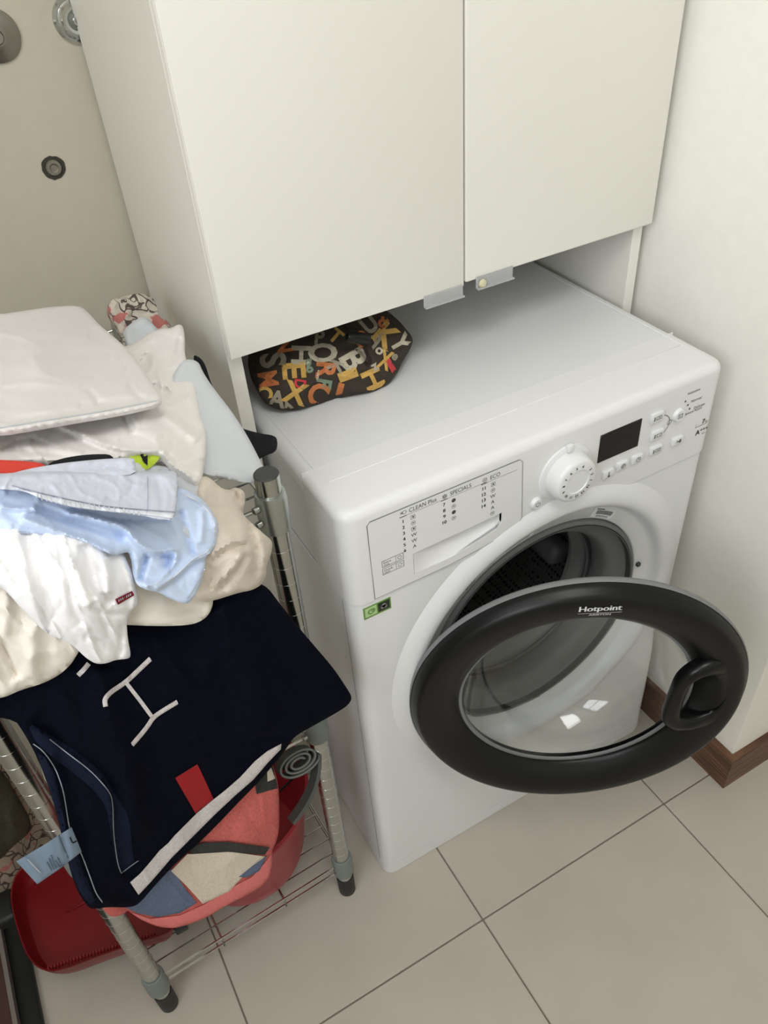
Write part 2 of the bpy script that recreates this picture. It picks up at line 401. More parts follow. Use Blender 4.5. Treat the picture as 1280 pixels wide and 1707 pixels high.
struct(box('wall_back', XL - .1, WX, YB, YB + .1, -.05, ZC, 'back_wall_paint'))
bm = bmesh.new(); box_bm(bm, WX, XR + .1, WY, YB + .1, -.05, ZC, .003, 2); struct(bm_obj('wall_right', bm, 'wall_paint', smooth=True, angle=40))
struct(box('wall_far_right', XR, XR + .1, YF, WY, -.05, ZC, 'wall_paint'))
struct(box('wall_front', XL - .1, XR + .1, YF - .1, YF, -.05, ZC, 'wall_paint'))
wb = bmesh.new()
for b_ in ((XL - .1, XL, YF, -1.65, -.05, ZC), (XL - .1, XL, -.45, YB, -.05, ZC), (XL - .1, XL, -1.65, -.45, -.05, 1.27), (XL - .1, XL, -1.65, -.45, 2.33, ZC)): box_bm(wb, *b_)
struct(bm_obj('wall_left', wb, 'wall_paint'))
wf = bmesh.new()
for b_ in ((XL - .07, XL - .02, -1.65, -1.61, 1.27, 2.33), (XL - .07, XL - .02, -.49, -.45, 1.27, 2.33), (XL - .07, XL - .02, -1.65, -.45, 1.27, 1.31), (XL - .07, XL - .02, -1.65, -.45, 2.29, 2.33), (XL - .065, XL - .025, -1.07, -1.03, 1.3, 2.3)): box_bm(wf, *b_)
win = struct(bm_obj('window_1', wf, 'window_frame_white'))
for a_, b_ in ((-1.61, -1.07), (-1.03, -.49)): box('pane', XL - .048, XL - .042, a_, b_, 1.31, 2.29, 'pane', win)
# skirting with mitred corner
def skirt(name, pts, h=.09, t=.012):
    bm = bmesh.new(); prof = [(0, 0), (t, 0), (t, h - .006), (t - .003, h), (0, h)]; rows = []
    for (x, y, nx, ny) in pts: rows.append([bm.verts.new((x + nx * d, y + ny * d, z + .0004)) for d, z in prof])
    for A, B in zip(rows, rows[1:]):
        for k in range(5): bm.faces.new((A[k], A[(k + 1) % 5], B[(k + 1) % 5], B[k]))
    bm.faces.new(rows[0]); bm.faces.new(rows[-1][::-1]); return struct(bm_obj(name, bm, 'skirting_wood'))
skirt('baseboard_right', [(WX, WY, -1, -1), (WX, YB, -1, 0)])
skirt('baseboard_far_right', [(XR, WY, 0, -1), (WX, WY, -1, -1)])
# ceiling lamp
cl = thing('ceiling_lamp', 'round white ceiling lamp in the middle of the room', 'lamp', (-.15, -.85, 2.5))
lathe('lamp_base', [(0, 0), (.15, 0), (.15, -.03), (0, -.03)], 'window_frame_white', cl, 'z', seg=32)

# ============================================================ CABINET
cb = thing('laundry_cabinet', 'tall white two-door cabinet standing over the washing machine', 'cabinet', (0, 0, 0))
CZ = 2.32; Z0 = .966; YD = .200
SP = (-.0265, -.0085), (.6085, .6265)
for a_, b_ in SP: box('side_panel', a_, b_, .2185, .592, .0, CZ, 'cabinet_white', cb, .0008, 1)
box('bottom_panel', -.0085, .6085, .24, .59, .985, 1.003, 'cabinet_white', cb)
box('top_panel', -.0085, .6085, .22, .59, CZ - .018, CZ, 'cabinet_white', cb)
box('back_panel', -.0085, .6085, .584, .592, 1.003, CZ - .018, 'cabinet_white', cb)
dl = box('door', -.0268, .3000, YD, YD + .0165, Z0, CZ, 'cabinet_white', cb, .0012, 2)
dr = box('door', .3035, .6268, YD + .001, YD + .0175, Z0 + .003, CZ, 'cabinet_white', cb, .0028, 3)
box('edge_band', -.0271, -.0266, YD + .003, YD + .0145, Z0 + .002, CZ, 'cabinet_edge', dl)
for d_, x0, x1, z_ in ((dl, .238, .298, Z0), (dr, .319, .378, Z0 + .003)):
    bm = bmesh.new()
    box_bm(bm, x0, x1, YD - .0008, YD + .001, z_ - .011, z_ + .004, .0004, 1)
    box_bm(bm, x0, x1, YD - .006, YD + .0004, z_ - .0125, z_ - .0105, .0004, 1)
    h_ = bm_obj('handle', bm, 'acrylic', d_); h_['label'] = 'clear acrylic pull tab'
bl = lathe('adhesive_dot', [(0, -.004), (.0035, -.0038), (.0055, -.002), (.006, 0), (0, 0)], 'cream_blob', dr, 'y', (.328, YD - .002, Z0 - .003), 16); bl['label'] = 'dried cream adhesive blob'

# ============================================================ WASHING MACHINE
wm = thing('washing_machine', 'white front-loading washing machine with its black-rimmed door open', 'washing machine', (0, 0, 0))
W, D, H = .595, .545, .85
CXD, CZD = .312, .474
body = bmesh.new()
def rprof(bm, z0, z1, x0=0, x1=W, y0=0, y1=D, rf=.02, rb=.006, seg=7, topround=0, fi=1, bi=1):
    """rounded-corner slab with optional rounded top edge"""
    def ringpts(ins):
        o = []; r = max(rf - ins * .3, .002)
        for cx, cy, a0, rr in ((x0 + rf, y0 + rf, pi, rf), (x1 - rf, y0 + rf, 1.5 * pi, rf), (x1 - rb, y1 - rb, 0, rb), (x0 + rb, y1 - rb, .5 * pi, rb)):
            for k in range(seg + 1):
                a = a0 + (pi / 2) * k / seg; o.append((cx + (rr - ins) * cos(a), cy + (rr - ins) * sin(a) + (ins * sin(a) if (cy > (y0 + y1) / 2 and not bi) or (cy < (y0 + y1) / 2 and not fi) else 0)))
        return o
    lv = [(z0, 0)]
    if topround:
        for k in range(7): a = pi / 2 * k / 6; lv.append((z1 - topround + topround * sin(a), topround * (1 - cos(a))))
    else: lv.append((z1, 0))
    rings = [[bm.verts.new((x, y, z)) for x, y in ringpts(i)] for z, i in lv]
    n = len(rings[0])
    for A, B in zip(rings, rings[1:]):
        for k in range(n): bm.faces.new((A[k], A[(k + 1) % n], B[(k + 1) % n], B[k]))
    bm.faces.new(rings[0][::-1]); bm.faces.new(rings[-1])
rprof(body, .0305, .7025)
bo = bm_obj('body', body, 'machine_white', wm, True, 40)
pb = bmesh.new(); rprof(pb, .001, .0295); bm_obj('plinth', pb, 'machine_white', wm, True, 40)
sm_ = bmesh.new(); rprof(sm_, .0290, .0308, .0008, W - .0008, .0008, D - .001); bm_obj('seam', sm_, 'seam', wm, True, 40); sm_ = bmesh.new(); rprof(sm_, .7020, .7040, .0009, W - .0009, .0009, D - .001); bm_obj('seam', sm_, 'seam', wm, True, 40)
cp = bmesh.new(); rprof(cp, .7035, .85, 0, W, -.0025, .10, rf=.021, rb=.001, topround=.013, bi=0)
cpo = bm_obj('control_panel', cp, 'machine_panel', wm, True, 40)
tp = bmesh.new(); box_bm(tp, .0015, W - .0015, .088, D, .7035, .822, .001, 1); bm_obj('upper_body', tp, 'machine_white', wm, True, 40)
tp = bmesh.new(); rprof(tp, .824, .849, .0, W, .1002, D, rf=.001, rb=.012, topround=.013, fi=0); tpo = bm_obj('top_plate', tp, 'machine_top', wm, True, 40)
# raised border of the lid: shallow rim along the two sides
for x0, x1 in ((.0165, .0195), (W - .0195, W - .0165)): box('lid_ridge', x0, x1, .06, .52, .8488, .8502, 'machine_white', tpo, .0006, 1)
box('lid_recess_step', .02, W - .02, .0655, .068, .8495, .8507, 'machine_panel', tpo, .0005, 1)
box('side_seam', -.0004, .0004, .0215, .0228, .03, .70, 'seam', bo)
# drum hole
cut = bmesh.new(); bmesh.ops.create_cone(cut, cap_ends=True, segments=96, radius1=.2262, radius2=.2262, depth=.30)
bmesh.ops.rotate(cut, verts=cut.verts, cent=(0, 0, 0), matrix=Matrix.Rotation(pi / 2, 3, 'X')); bmesh.ops.translate(cut, verts=cut.verts, vec=(CXD, .0, CZD))
# cut the hole by hand: boolean evaluated once, result stored, cutter removed
co = bm_obj('cutter', cut, None)
def apply_bool(o, cutter):
    md = o.modifiers.new('b', 'BOOLEAN'); md.operation = 'DIFFERENCE'; md.object = cutter; md.solver = 'EXACT'
    bpy.context.view_layer.update(); me = bpy.data.meshes.new_from_object(o.evaluated_get(bpy.context.evaluated_depsgraph_get()))
    o.modifiers.clear(); o.data = me
apply_bool(bo, co)
me_ = co.data; bpy.data.objects.remove(co)
c2 = bmesh.new(); bmesh.ops.create_cone(c2, cap_ends=True, segments=96, radius1=.212, radius2=.212, depth=.9)
bmesh.ops.rotate(c2, verts=c2.verts, cent=(0, 0, 0), matrix=Matrix.Rotation(pi / 2, 3, 'X')); bmesh.ops.translate(c2, verts=c2.verts, vec=(CXD, .045, CZD))
c2o = bm_obj('cutter', c2, None); apply_bool(bo, c2o); bpy.data.objects.remove(c2o)
bo.data.polygons.foreach_set('use_smooth', [True] * len(bo.data.polygons)); bo.data.set_sharp_from_angle(angle=radians(35))
dc = (CXD, 0, CZD)
lathe('bezel', [(.270, .0006), (.264, -.0022), (.255, -.0068), (.246, -.0094), (.238, -.0098), (.2315, -.0078), (.2275, -.0035), (.225, .003), (.2225, .0095), (.2175, .0125), (.196, .015), (.193, .02), (.193, .045), (.2262, .045), (.2262, .001)], 'machine_white', wm, 'y', dc, 128, closed=True, angle=60)
gk = lathe('door_gasket', [(.1925, .036), (.1925, .0155), (.1895, .0125), (.186, .0125), (.184, .016), (.183, .022), (.180, .025), (.166, .030), (.158, .036), (.154, .046), (.153, .064), (.157, .074), (.163, .084), (.161, .098), (.150, .106), (.142, .108), (.142, .114), (.17, .12), (.19, .11)], 'gasket_grey', wm, 'y', dc, 96, closed=True, angle=60)
lathe('gasket_groove', [(.1846, .022), (.1846, .0120), (.1826, .0120), (.1826, .022)], 'gasket_dark', gk, 'y', dc, 96, closed=True)
lathe('gasket_fold', [(.1655, .078), (.150, .0745), (.147, .077), (.149, .081), (.166, .086)], 'gasket_dark', gk, 'y', dc, 96, closed=True)
dm = lathe('drum', [(.147, .116), (.150, .114), (.153, .118), (.20, .135), (.207, .15), (.207, .44), (.19, .455), (0, .46), (0, .465), (.21, .462), (.211, .13)], 'drum_steel', wm, 'y', dc, 96, angle=40)
lathe('drum_lip', [(.1445, .1165), (.147, .1125), (.1495, .1165), (.147, .1205)], 'chrome', dm, 'y', dc, 96, closed=True)
for k in range(3):
    a = radians(100 + 120 * k); bm = bmesh.new()
    box_bm(bm, -.022, .022, .16, .43, -.045, 0, .012, 3)
    R_ = Matrix.Rotation(-(a - pi / 2), 4, 'Y')
    for v in bm.verts: v.co = R_ @ (v.co + Vector((0, 0, .205))) + Vector(dc)
    bm_obj('drum_paddle', bm, 'gasket_grey', dm, True, 40)
# labels inside the bezel, flat on the seat ring
pr = Print()


def ring_patch(name, a0, a1, r0, r1, mt, y=.0122, parent=wm, n=10):
    v = []; f = []
    for i in range(n + 1):
        a = radians(a0 + (a1 - a0) * i / n)
        for r in (r0, r1): v.append((CXD + r * cos(a), y + (.2165 - r) * .12, CZD + r * sin(a)))
    m_ = len(v); v += [(x, y_ + .0008, z) for x, y_, z in v]
    for i in range(n): f += [(2 * i, 2 * i + 1, 2 * i + 3, 2 * i + 2), (m_ + 2 * i, m_ + 2 * i + 2, m_ + 2 * i + 3, m_ + 2 * i + 1), (2 * i, 2 * i + 2, m_ + 2 * i + 2, m_ + 2 * i), (2 * i + 1, m_ + 2 * i + 1, m_ + 2 * i + 3, 2 * i + 3)]
    return mesh_obj(name, v, f, mt, parent)
ls = ring_patch('warning_label', 96, 132, .199, .2125, 'sticker_white'); ls['label'] = 'long white warning label curved over the door seat'
ring_patch('label_block', 126, 131.5, .2005, .208, 'print_grey', .0116, ls)
for i in range(8): ring_patch('label_print', 112 + i * 1.6, 113 + i * 1.6, .2015, .211, 'rim_grey', .0116, ls, 2)
ring_patch('label_print', 98, 108, .2085, .2105, 'print_grey', .0116, ls)
for r_ in (.2015, .204): ring_patch('label_print', 98, 110, r_, r_ + .0006, 'rim_grey', .0116, ls)
bs = ring_patch('barcode_label', 52, 66, .198, .215, 'sticker_white'); bs['label'] = 'small white barcode label on the door seat'
for i in range(12): ring_patch('barcode_bar', 54 + i * .85, 54.45 + i * .85, .204, .211, 'print_grey', .0116, bs, 2)
ring_patch('barcode_bar', 60, 64.5, .2125, .2138, 'print_grey', .0116, bs, 4)
for r_ in (.1995, .2012): ring_patch('barcode_bar', 55, 63, r_, r_ + .0007, 'rim_grey', .0116, bs, 4)
box('door_latch', .5065, .5135, .009, .015, .496, .503, 'gasket_dark', wm, .001, 1)

FY = -.0025   # control panel face
def fp(px, py, y=FY): p = P(px, py, 'y', y); return p[0], p[2]
# detergent drawer: one front with an engraved outline and a scooped grip
dr_ol = [(.033, .706), (.0325, .826), (.0365, .8305), (.246, .8305), (.2505, .826), (.2545, .732), (.249, .724), (.235, .718), (.19, .711), (.14, .7065)]
ln = Print()
dd = bmesh.new()
bmf = [dd.verts.new((x, FY - .0010, z)) for x, z in dr_ol]; bmb = [dd.verts.new((x, FY + .004, z)) for x, z in dr_ol]
dd.faces.new(bmf); dd.faces.new(bmb[::-1])
for k in range(len(dr_ol)): dd.faces.new((bmf[k], bmf[(k + 1) % len(dr_ol)], bmb[(k + 1) % len(dr_ol)], bmb[k]))
dw = bm_obj('detergent_drawer', dd, 'machine_panel', wm)
def outline_bar(name, pts, w_, mt, parent, y=FY - .0014, closed=True):
    q = [(x, y, z) for x, z in pts]; return tube(name, q, w_, mt, parent, 6, closed)
outline_bar('drawer_gap', dr_ol, .00055, 'dark_line', dw, FY - .0007)
# scoop: cut cavity then line it with a curved pocket
g0, g1 = .090, .222
sc_ol = [(g0, .7535), (g1 - .010, .7565), (g1, .757), (g1, .741), (g1 - .006, .733), (g1 - .03, .727), (.15, .7195), (.12, .7185), (g0, .7185)]
cc = bmesh.new(); A_ = [cc.verts.new((x, FY - .01, z)) for x, z in sc_ol]; B_ = [cc.verts.new((x, FY + .022, z)) for x, z in sc_ol]
cc.faces.new(A_); cc.faces.new(B_[::-1])
for k in range(len(sc_ol)): cc.faces.new((A_[k], A_[(k + 1) % len(sc_ol)], B_[(k + 1) % len(sc_ol)], B_[k]))
cco = bm_obj('cutter', cc, None); apply_bool(dw, cco); apply_bool(cpo, cco); bpy.data.objects.remove(cco)
for o in (cpo,): o.data.polygons.foreach_set('use_smooth', [True] * len(o.data.polygons)); o.data.set_sharp_from_angle(angle=radians(35))
v = []; f = []; NN = 12
for i in range(NN + 1):     # pocket floor: sweeps back from the lower lip up to the upper lip, shallower on the left
    t = i / NN
    for j in range(13):
        s = j / 12; x = g0 + .0004 + (g1 - g0 - .0008) * s; dep = .0195 * min(1, s * 1.35) ** .9
        zl = .7188 + .012 * max(0, (s - .45) / .55) ** 1.6; zu = .7532 + .0036 * s
        z = zl + (zu - zl) * t; y = FY - .0009 + dep * (sin(pi * min(1, t * .62)) ** .8 if t > 0 else 0)
        v.append((x, y, z))
for i in range(NN):
    for j in range(12): a = i * 13 + j; f.append((a, a + 1, a + 14, a + 13))
mesh_obj('grip_recess', v, f, 'machine_panel', dw, True)
YP = FY - .00125
k = Print()
def icon(x, z, kind, s=.0030):
    if kind == 0: k.frame(x - s, x + s, z - s, z + s, YP, .0005); k.rect(x - s * .3, x + s * .4, z - s * .4, z + s * .5, YP)
    elif kind == 1: k.ring(x, z, s * 1.05, .0005, YP, n=12); k.rect(x - s * .4, x + s * .4, z - s * .2, z + s * .3, YP)
    elif kind == 2: k.text('W', x, z, s * 2.6, YP, cx=True)
    elif kind == 3: k.text('A', x, z, s * 2.6, YP, cx=True)
    elif kind == 4: k.ring(x, z, s, s, YP, n=12)
def col(px, py, head, sym, nums, icons, x1px):
    x, z = fp(px, py); 
    k.text(head, x + .012, z + .0012, .0088, YP, 0, .86)
    k.rect(x - .001, x + .0085, z - .0018, z - .0006, YP); k.rect(x + .0085, x1px, z - .0012, z - .0008, YP)
    if sym == 'star': k.text('*', x + .0045, z + .0035, .016, YP, cx=True); k.ring(x + .0045, z + .004, .0032, .0005, YP, n=5)
    elif sym == 'shirt': k.text('x', x + .002, z + .0045, .008, YP, cx=True); k.ring(x + .006, z + .0045, .003, .0006, YP, n=6)
    else: k.ring(x + .0045, z + .004, .0034, .0006, YP, n=14); k.text('e', x + .0045, z + .004, .006, YP, cx=True)
    for i, nn in enumerate(nums): k.text(nn, x + .0035, z - .0085 - i * .0093, .0072, YP, 1, cx=True)
    for i, ic in enumerate(icons): icon(x + .0170, z - .0080 - i * .0093, ic)
col(666, 861, 'CLEAN Plus', 'shirt', list('123456'), [0, 1, 0, 2, 2, 3], .131)
col(735, 833, 'SPECIALS', 'star', ['7', '8', '9', '10'], [4, 1, 4, 1], .196)
col(802, 806, 'ECO', 'leaf', ['11', '12', '13', '14'], [0, 1, 2, 3, 3, 1], .243)
x, z = fp(636, 944)
for dz in (0, -.0125): 
    k.frame(x, x + .030, z - .002 + dz, z + .0085 + dz, YP, .0006); k.text('Extra' if dz == 0 else 'Quick', x + .002, z + .003 + dz, .0050, YP); k.text('rinse' if dz == 0 else 'wash', x + .002, z - .0008 + dz, .0042, YP); k.rect(x + .019, x + .0194, z - .002 + dz, z + .0085 + dz, YP); k.ring(x + .0245, z + .0032 + dz, .0032, .0006, YP, n=5)
k.build('printed_legend', 'print_grey', dw)['kind'] = 'stuff'
# programme knob
kx, kz = .3215, .7785
kn = lathe('programme_knob', [(.0425, FY + .0002), (.0415, FY - .0022), (.038, FY - .0038), (.0345, FY - .0042), (.0340, FY - .012), (.0325, FY - .021), (.0300, FY - .0245), (.0280, FY - .0255), (.0180, FY - .0257), (.0174, FY - .0245), (0, FY - .0242)], 'machine_white', wm, 'y', (kx, 0, kz), 72, angle=30)
box('pointer_tab', kx - .0045, kx + .0045, FY - .0085, FY - .001, kz + .036, kz + .0465, 'machine_white', kn, .002, 2)
kp = Print()
for i in range(14):
    a = radians(74 + i * (328 / 14)) if False else radians(75 + i * 24.5)
    kp.text(str(14 - i if False else [4, 5, 6, 7, 8, 9, 10, 11, 12, 13, 14, 1, 2, 3][i]), kx + .0230 * cos(a), kz + .0230 * sin(a), .0058, FY - .0260, 1, rot=a - pi / 2, cx=True)
kp.build('printed_numbers', 'print_grey', kn)
def button(px, py, rx, rz, round_=False, lab=None, glyph=None):
    x, z = fp(px, py)
    if round_: o = lathe('button', [(rx + .0008, FY + .0002), (rx, FY - .0035), (rx - .001, FY - .0046), (0, FY - .0048)], 'machine_white', wm, 'y', (x, 0, z), 32)
    else: o = box('button', x - rx, x + rx, FY - .0046, FY + .001, z - rz, z + rz, 'machine_white', wm, .0018, 2)
    q = Print(); g = glyph; Y = FY - .0050
    if g == 'power': q.ring(x, z, .0036, .0008, Y, radians(120), radians(420)); q.rect(x - .0004, x + .0004, z + .001, z + .0042, Y)
    elif g == 'clock': q.ring(x, z, .004, .0007, Y); q.rect(x - .0004, x + .0004, z, z + .0028, Y); q.rect(x, x + .0022, z - .0003, z + .0004, Y)
    elif g == 'spin': q.ring(x, z, .004, .0007, Y); q.ring(x, z, .0025, .0007, Y, 0, 4.5); q.ring(x, z, .001, .001, Y)
    elif g == 'temp': q.rect(x - .0006, x + .0006, z - .002, z + .0045, Y); q.ring(x, z - .003, .0018, .0018, Y, n=10)
    elif g == 'shirt': q.frame(x - .004, x + .004, z - .0035, z + .0035, Y, .0007); q.frame(x - .002, x + .002, z - .0015, z + .0035, Y, .0006)
    elif g == 'play': q.text('>II', x, z, .0088, Y, 1, cx=True)
    elif g: q.rect(x - .007, x - .0052, z - .0035, z + .003, Y); q.frame(x - .003, x + .0062, z - .0028, z + .0028, Y, .0007); q.text(g, x + .002, z, .0045, Y, cx=True)
    q.build('button_symbol', 'print_grey', o); return o
button(893, 838, .0083, 0, True, glyph='power')
button(1011, 788, .0095, .0065, glyph='temp'); button(1035, 774, .0095, .0065, glyph='spin'); button(1060, 763, .0095, .0065, glyph='clock')
button(1093, 694, .0105, .0075, glyph='M'); button(1093, 723, .0105, .0075, glyph='+'); button(1091, 748, .0105, .0065, glyph='oo')
button(1130, 691, .0098, 0, True, glyph='shirt'); button(1127, 733, .0105, .0065, glyph='play')
a_, b_ = fp(1001, 726); x1, z1 = fp(1070, 697); x0, z0 = fp(1003, 767); x1b, z1b = fp(1071, 741)
box('display', a_, x1, FY - .0012, FY + .002, (z0 + z1b) / 2, (b_ + z1) / 2 + .0, 'display_black', wm, .0006, 1)
q = Print(); Y = FY - .0006
x, z = fp(1106, 700); q.ring(x - .005, z - .008, .017, .0008, Y, radians(-75), radians(75)); q.ring(x + .012, z - .008, .004, .0008, Y)
x, z = fp(1142, 664); q.text('Intensive', x + .003, z + .004, .0064, Y); x, z = fp(1147, 674); q.text('Normal', x + .004, z + .001, .0064, Y); x, z = fp(1152, 682); q.text('Delicate', x + .004, z - .002, .0064, Y)
for px, py in ((1142, 669), (1146, 675), (1149, 681)): x, z = fp(px, py); q.ring(x, z, .0016, .0016, Y, n=10)
x, z = fp(1138, 694); q.text('Memory Active', x, z, .0062, Y, 0, .9)
x, z = fp(1158, 712); x2, z2 = fp(1193, 700); q.text('1 -', x, z + .0008, .0062, Y, 0, .8); q.rect(x, x + .0235, z - .0015, z - .0009, Y); q.text('kg', x + .0185, z + .001, .0056, Y)
q.text('7', x + .0125, z + .0010, .0105, Y, 1); x, z = fp(1158, 727); q.text('A', x, z + .001, .0115, Y, 1); q.text('+++', x + .0080, z + .0040, .0085, Y, 1); q.text('rpm', x + .0125, z - .0015, .0040, Y)
q.build('printed_symbols', 'print_grey', cpo)['kind'] = 'stuff'
# green energy sticker on the lower front
gs = box('energy_sticker', .0165, .0555, -.0006, .0004, .6745, .6945, 'sticker_green', bo); gs['label'] = 'small green energy sticker'
box('sticker_window', .0185, .0350, -.0010, -.0004, .6775, .6925, 'sticker_pale', gs); box('sticker_window', .0370, .0535, -.0010, -.0004, .6775, .6925, 'sticker_dark', gs)
q = Print(); q.ring(.0268, .685, .0048, .0022, -.0012); q.ring(.0300, .6862, .003, .0012, -.0013); q.build('sticker_emblem', 'sticker_green', gs)
q = Print(); q.ring(.0435, .6835, .0030, .0030, -.0012); q.ring(.0470, .6835, .0030, .0030, -.0012); q.ring(.0452, .6862, .0034, .0034, -.0012); q.build('sticker_emblem', 'rim_grey', gs)
box('sticker_strip', .0165, .0555, -.0006, .0004, .6700, .6740, 'sticker_white', gs)

# ---- open door (local frame: hinge at the left, front towards -y)
RO = .2335
dh = bpy.data.objects.new('porthole_door', None); COL.objects.link(dh); dh.parent = wm
th_ = radians(28.6); dh.location = (.0670, -.0100, .4685); dh.rotation_euler = (0, 0, -th_); dh.scale = (1.012, 1.012, 1.012)
dcn = (RO, -.018, 0)
def scoop(r, a, h):
    a = (a + pi) % (2 * pi) - pi
    return .013 * math.exp(-((a - .03) / .23) ** 4) * math.exp(-((r - .178) / .019) ** 4) if h < .027 else 0
lathe('door_frame', [(.1640, .030), (.1645, .0225), (.1660, .0195), (.1695, .0165), (.1745, .0120), (.1810, .0070), (.188, .0036), (.196, .0012), (.205, -.0006), (.217, -.0012), (.2225, .0006), (.2255, .0040), (.2295, .0100), (.2335, .0165), (.2325, .021), (.222, .028), (.190, .036), (.168, .038), (.1640, .036)], 'door_black', dh, 'y', dcn, 160, scoop, closed=True, angle=80)
lathe('rear_trim_ring', [(.2340, .0165), (.2356, .0200), (.2350, .0250), (.226, .0290), (.215, .0300), (.215, .0255), (.226, .0235)], 'rim_grey', dh, 'y', dcn, 128, closed=True, angle=60)
gl = lathe('door_glass', [(0.1637, 0.028), (0.1637, 0.036), (0.1615, 0.046), (0.1545, 0.066), (0.145, 0.088), (0.1335, 0.104), (0.1185, 0.113), (0, 0.116), (0, 0.1115), (0.1165, 0.1085), (0.1305, 0.1), (0.141, 0.085), (0.1505, 0.065), (0.1575, 0.045), (0.16, 0.036), (0.16, 0.028)], 'glass', dh, 'y', dcn, 96, closed=True, angle=60)
lathe('glass_seal', [(.1643, .0245), (.1605, .0245), (.1595, .0275), (.1643, .0285)], 'rim_grey', dh, 'y', dcn, 96, closed=True)
cxl = dcn[0]
def resample(pl, n, c):
    q = chaikin(pl, 2); a = np.arctan2(q[:, 1] - c[1], q[:, 0] - c[0]); k_ = np.argsort(a); a, q = a[k_], q[k_]
    t = np.linspace(-pi, pi, n, endpoint=False); A = np.concatenate([a - 2 * pi, a, a + 2 * pi]); Q = np.vstack([q, q, q])
    return np.stack([np.interp(t, A, Q[:, 0]), np.interp(t, A, Q[:, 1])], 1)
ho = [(.204, .089), (.180, .091), (.155, .087), (.136, .074), (.1250, .055), (.1215, .013), (.1195, -.017), (.1200, -.037), (.128, -.050), (.147, -.0585), (.170, -.0620), (.204, -.060), (.209, -.02), (.210, .045)]
hi = [(.1445, .050), (.160, .061), (.184, .058), (.199, .044), (.203, .013), (.197, -.022), (.180, -.033), (.157, -.036), (.1435, -.026), (.1420, .013)]
n_ = 72; cc_ = (.172, .013); O_ = resample(ho, n_, cc_); I_ = resample(hi, n_, cc_)
bm = bmesh.new(); rings = []
def yf(x): return np.interp(x, [.124, .140, .165, .19, .212], [-.0060, -.0085, -.0050, .0010, .0012])
def yb(x): return np.interp(x, [.124, .140, .165, .2, .212], [.010, .012, .016, .008, .006])
for t, m_ in ((0, .5), (.07, .1), (.22, 0), (.5, -.12), (.78, 0), (.93, .12), (1, .5), (.9, 1), (.5, 1), (.1, 1)):
    q = O_ * (1 - t) + I_ * t; ring = []
    for x, z in q: ring.append(bm.verts.new((cxl + x, dcn[1] + yf(x) * (1 - m_) + yb(x) * m_, z)))
    rings.append(ring)
for a_i in range(len(rings)):
    A, B = rings[a_i], rings[(a_i + 1) % len(rings)]
    for k_ in range(n_): bm.faces.new((A[k_], A[(k_ + 1) % n_], B[(k_ + 1) % n_], B[k_]))
bm_obj('door_handle', bm, 'door_black_gloss', dh, True, 60)
bm = bmesh.new(); box_bm(bm, cxl - .236, cxl - .205, .004, .026, -.05, .05, .004, 2); bm_obj('hinge', bm, 'rim_grey', dh, True, 40)
q = Print(); yl = dcn[1] - .0006
q.text('Hotpoint', -.0385, 0, .0192, 0, 1, 1.0); q.rect(-.0385, .0345, -.0062, -.0054, 0); q.text('ARISTON', -.019, -.0150, .0088, 0, 1, 1.0)
vv = []
for x, y, z in q.v:
    X, Z = x * .74 + .010, z * .76 + .2015; R_ = math.hypot(X, Z)
    vv.append((cxl + X, dcn[1] + float(np.interp(R_, [.1695, .1745, .181, .188, .196, .205, .217, .2225], [.0165, .0120, .0070, .0036, .0012, -.0006, -.0012, .0006])) - .0012, Z))
mesh_obj('brand_lettering', vv, q.f, 'print_white', dh)

# ============================================================ WIRE SHELF
sh = thing('wire_shelf', 'chrome wire shelving rack on black feet left of the washing machine', 'shelf', (-.405, .002, 0), math.atan2(.016, .331))
sh.rotation_euler = (0, radians(.35), math.atan2(.016, .331))
SW, SD, PR = .3345, .50, .0136
def post(x, y):
    bm = bmesh.new(); tube_bm(bm, [(x, y, .04), (x, y, .932)], PR, 24, caps=False)
    for i in range(33):
        z = .07 + i * .0254
        tube_bm(bm, [(x + PR * .99 * cos(2 * pi * k / 20), y + PR * .99 * sin(2 * pi * k / 20), z) for k in range(20)], .00042, 4, True)
    p = bm_obj('post', bm, 'post_chrome', sh, True, 50)
    c = lathe('post_cap', [(0, .9335), (PR * .93, .9335), (PR * .99, .9325), (PR * .99, .928), (0, .928)], 'cap_black', p, 'z', (x, y, 0), 24)
    lathe('foot', [(0, .0), (.012, .0), (.0145, .004), (.0150, .030), (.0150, .055), (0, .055)], 'foot_black', p, 'z', (x, y, 0), 24)
    return p
for x, y in ((0, 0), (SW, 0), (0, SD), (SW, SD)): post(x, y)
def shelf(z):
    g = PR + .003; e = .004; q = [(g, -e), (SW - g, -e), (SW + e, g), (SW + e, SD - g), (SW - g, SD + e), (g, SD + e), (-e, SD - g), (-e, g)]
    fr = tube('wire_deck', [(a, b, z) for a, b in q], .0022, 'chrome', sh, 6, True)
    tube('lower_rail', [(a, b, z - .020) for a, b in q], .0022, 'chrome', fr, 6, True)
    for x, y in ((0, 0), (SW, 0), (0, SD), (SW, SD)):
        c = lathe('collar', [(PR, -.034), (PR + .0040, -.034), (PR + .0040, .006), (PR + .0026, .014), (PR, .014)], 'collar_grey' if z < .8 else 'collar_chrome', fr, 'z', (x, y, z), 28, closed=True)
    if z > .3:
        for zz in (z, z - .020): tube('weld_stub', [(SW - g - .006, -e, zz), (SW - g + .006, -e + .002, zz)], .0042, 'chrome_satin', fr, 10)
    for xs in (SW / 3, 2 * SW / 3):
        tube('support_rod', [(xs, -.006, z - .021), (xs, -.005, z - .0045), (xs, SD + .004, z - .0045), (xs, SD + .004, z - .021)], .0022, 'chrome', fr, 6)
    yy = .020
    while yy < SD - .01:
        tube('shelf_wire', [(-.003, yy, z - .0005), (SW + .003, yy, z - .0005)], .0014, 'chrome', fr, 6); yy += .0262
for z in (.108, .505, .895): shelf(z)

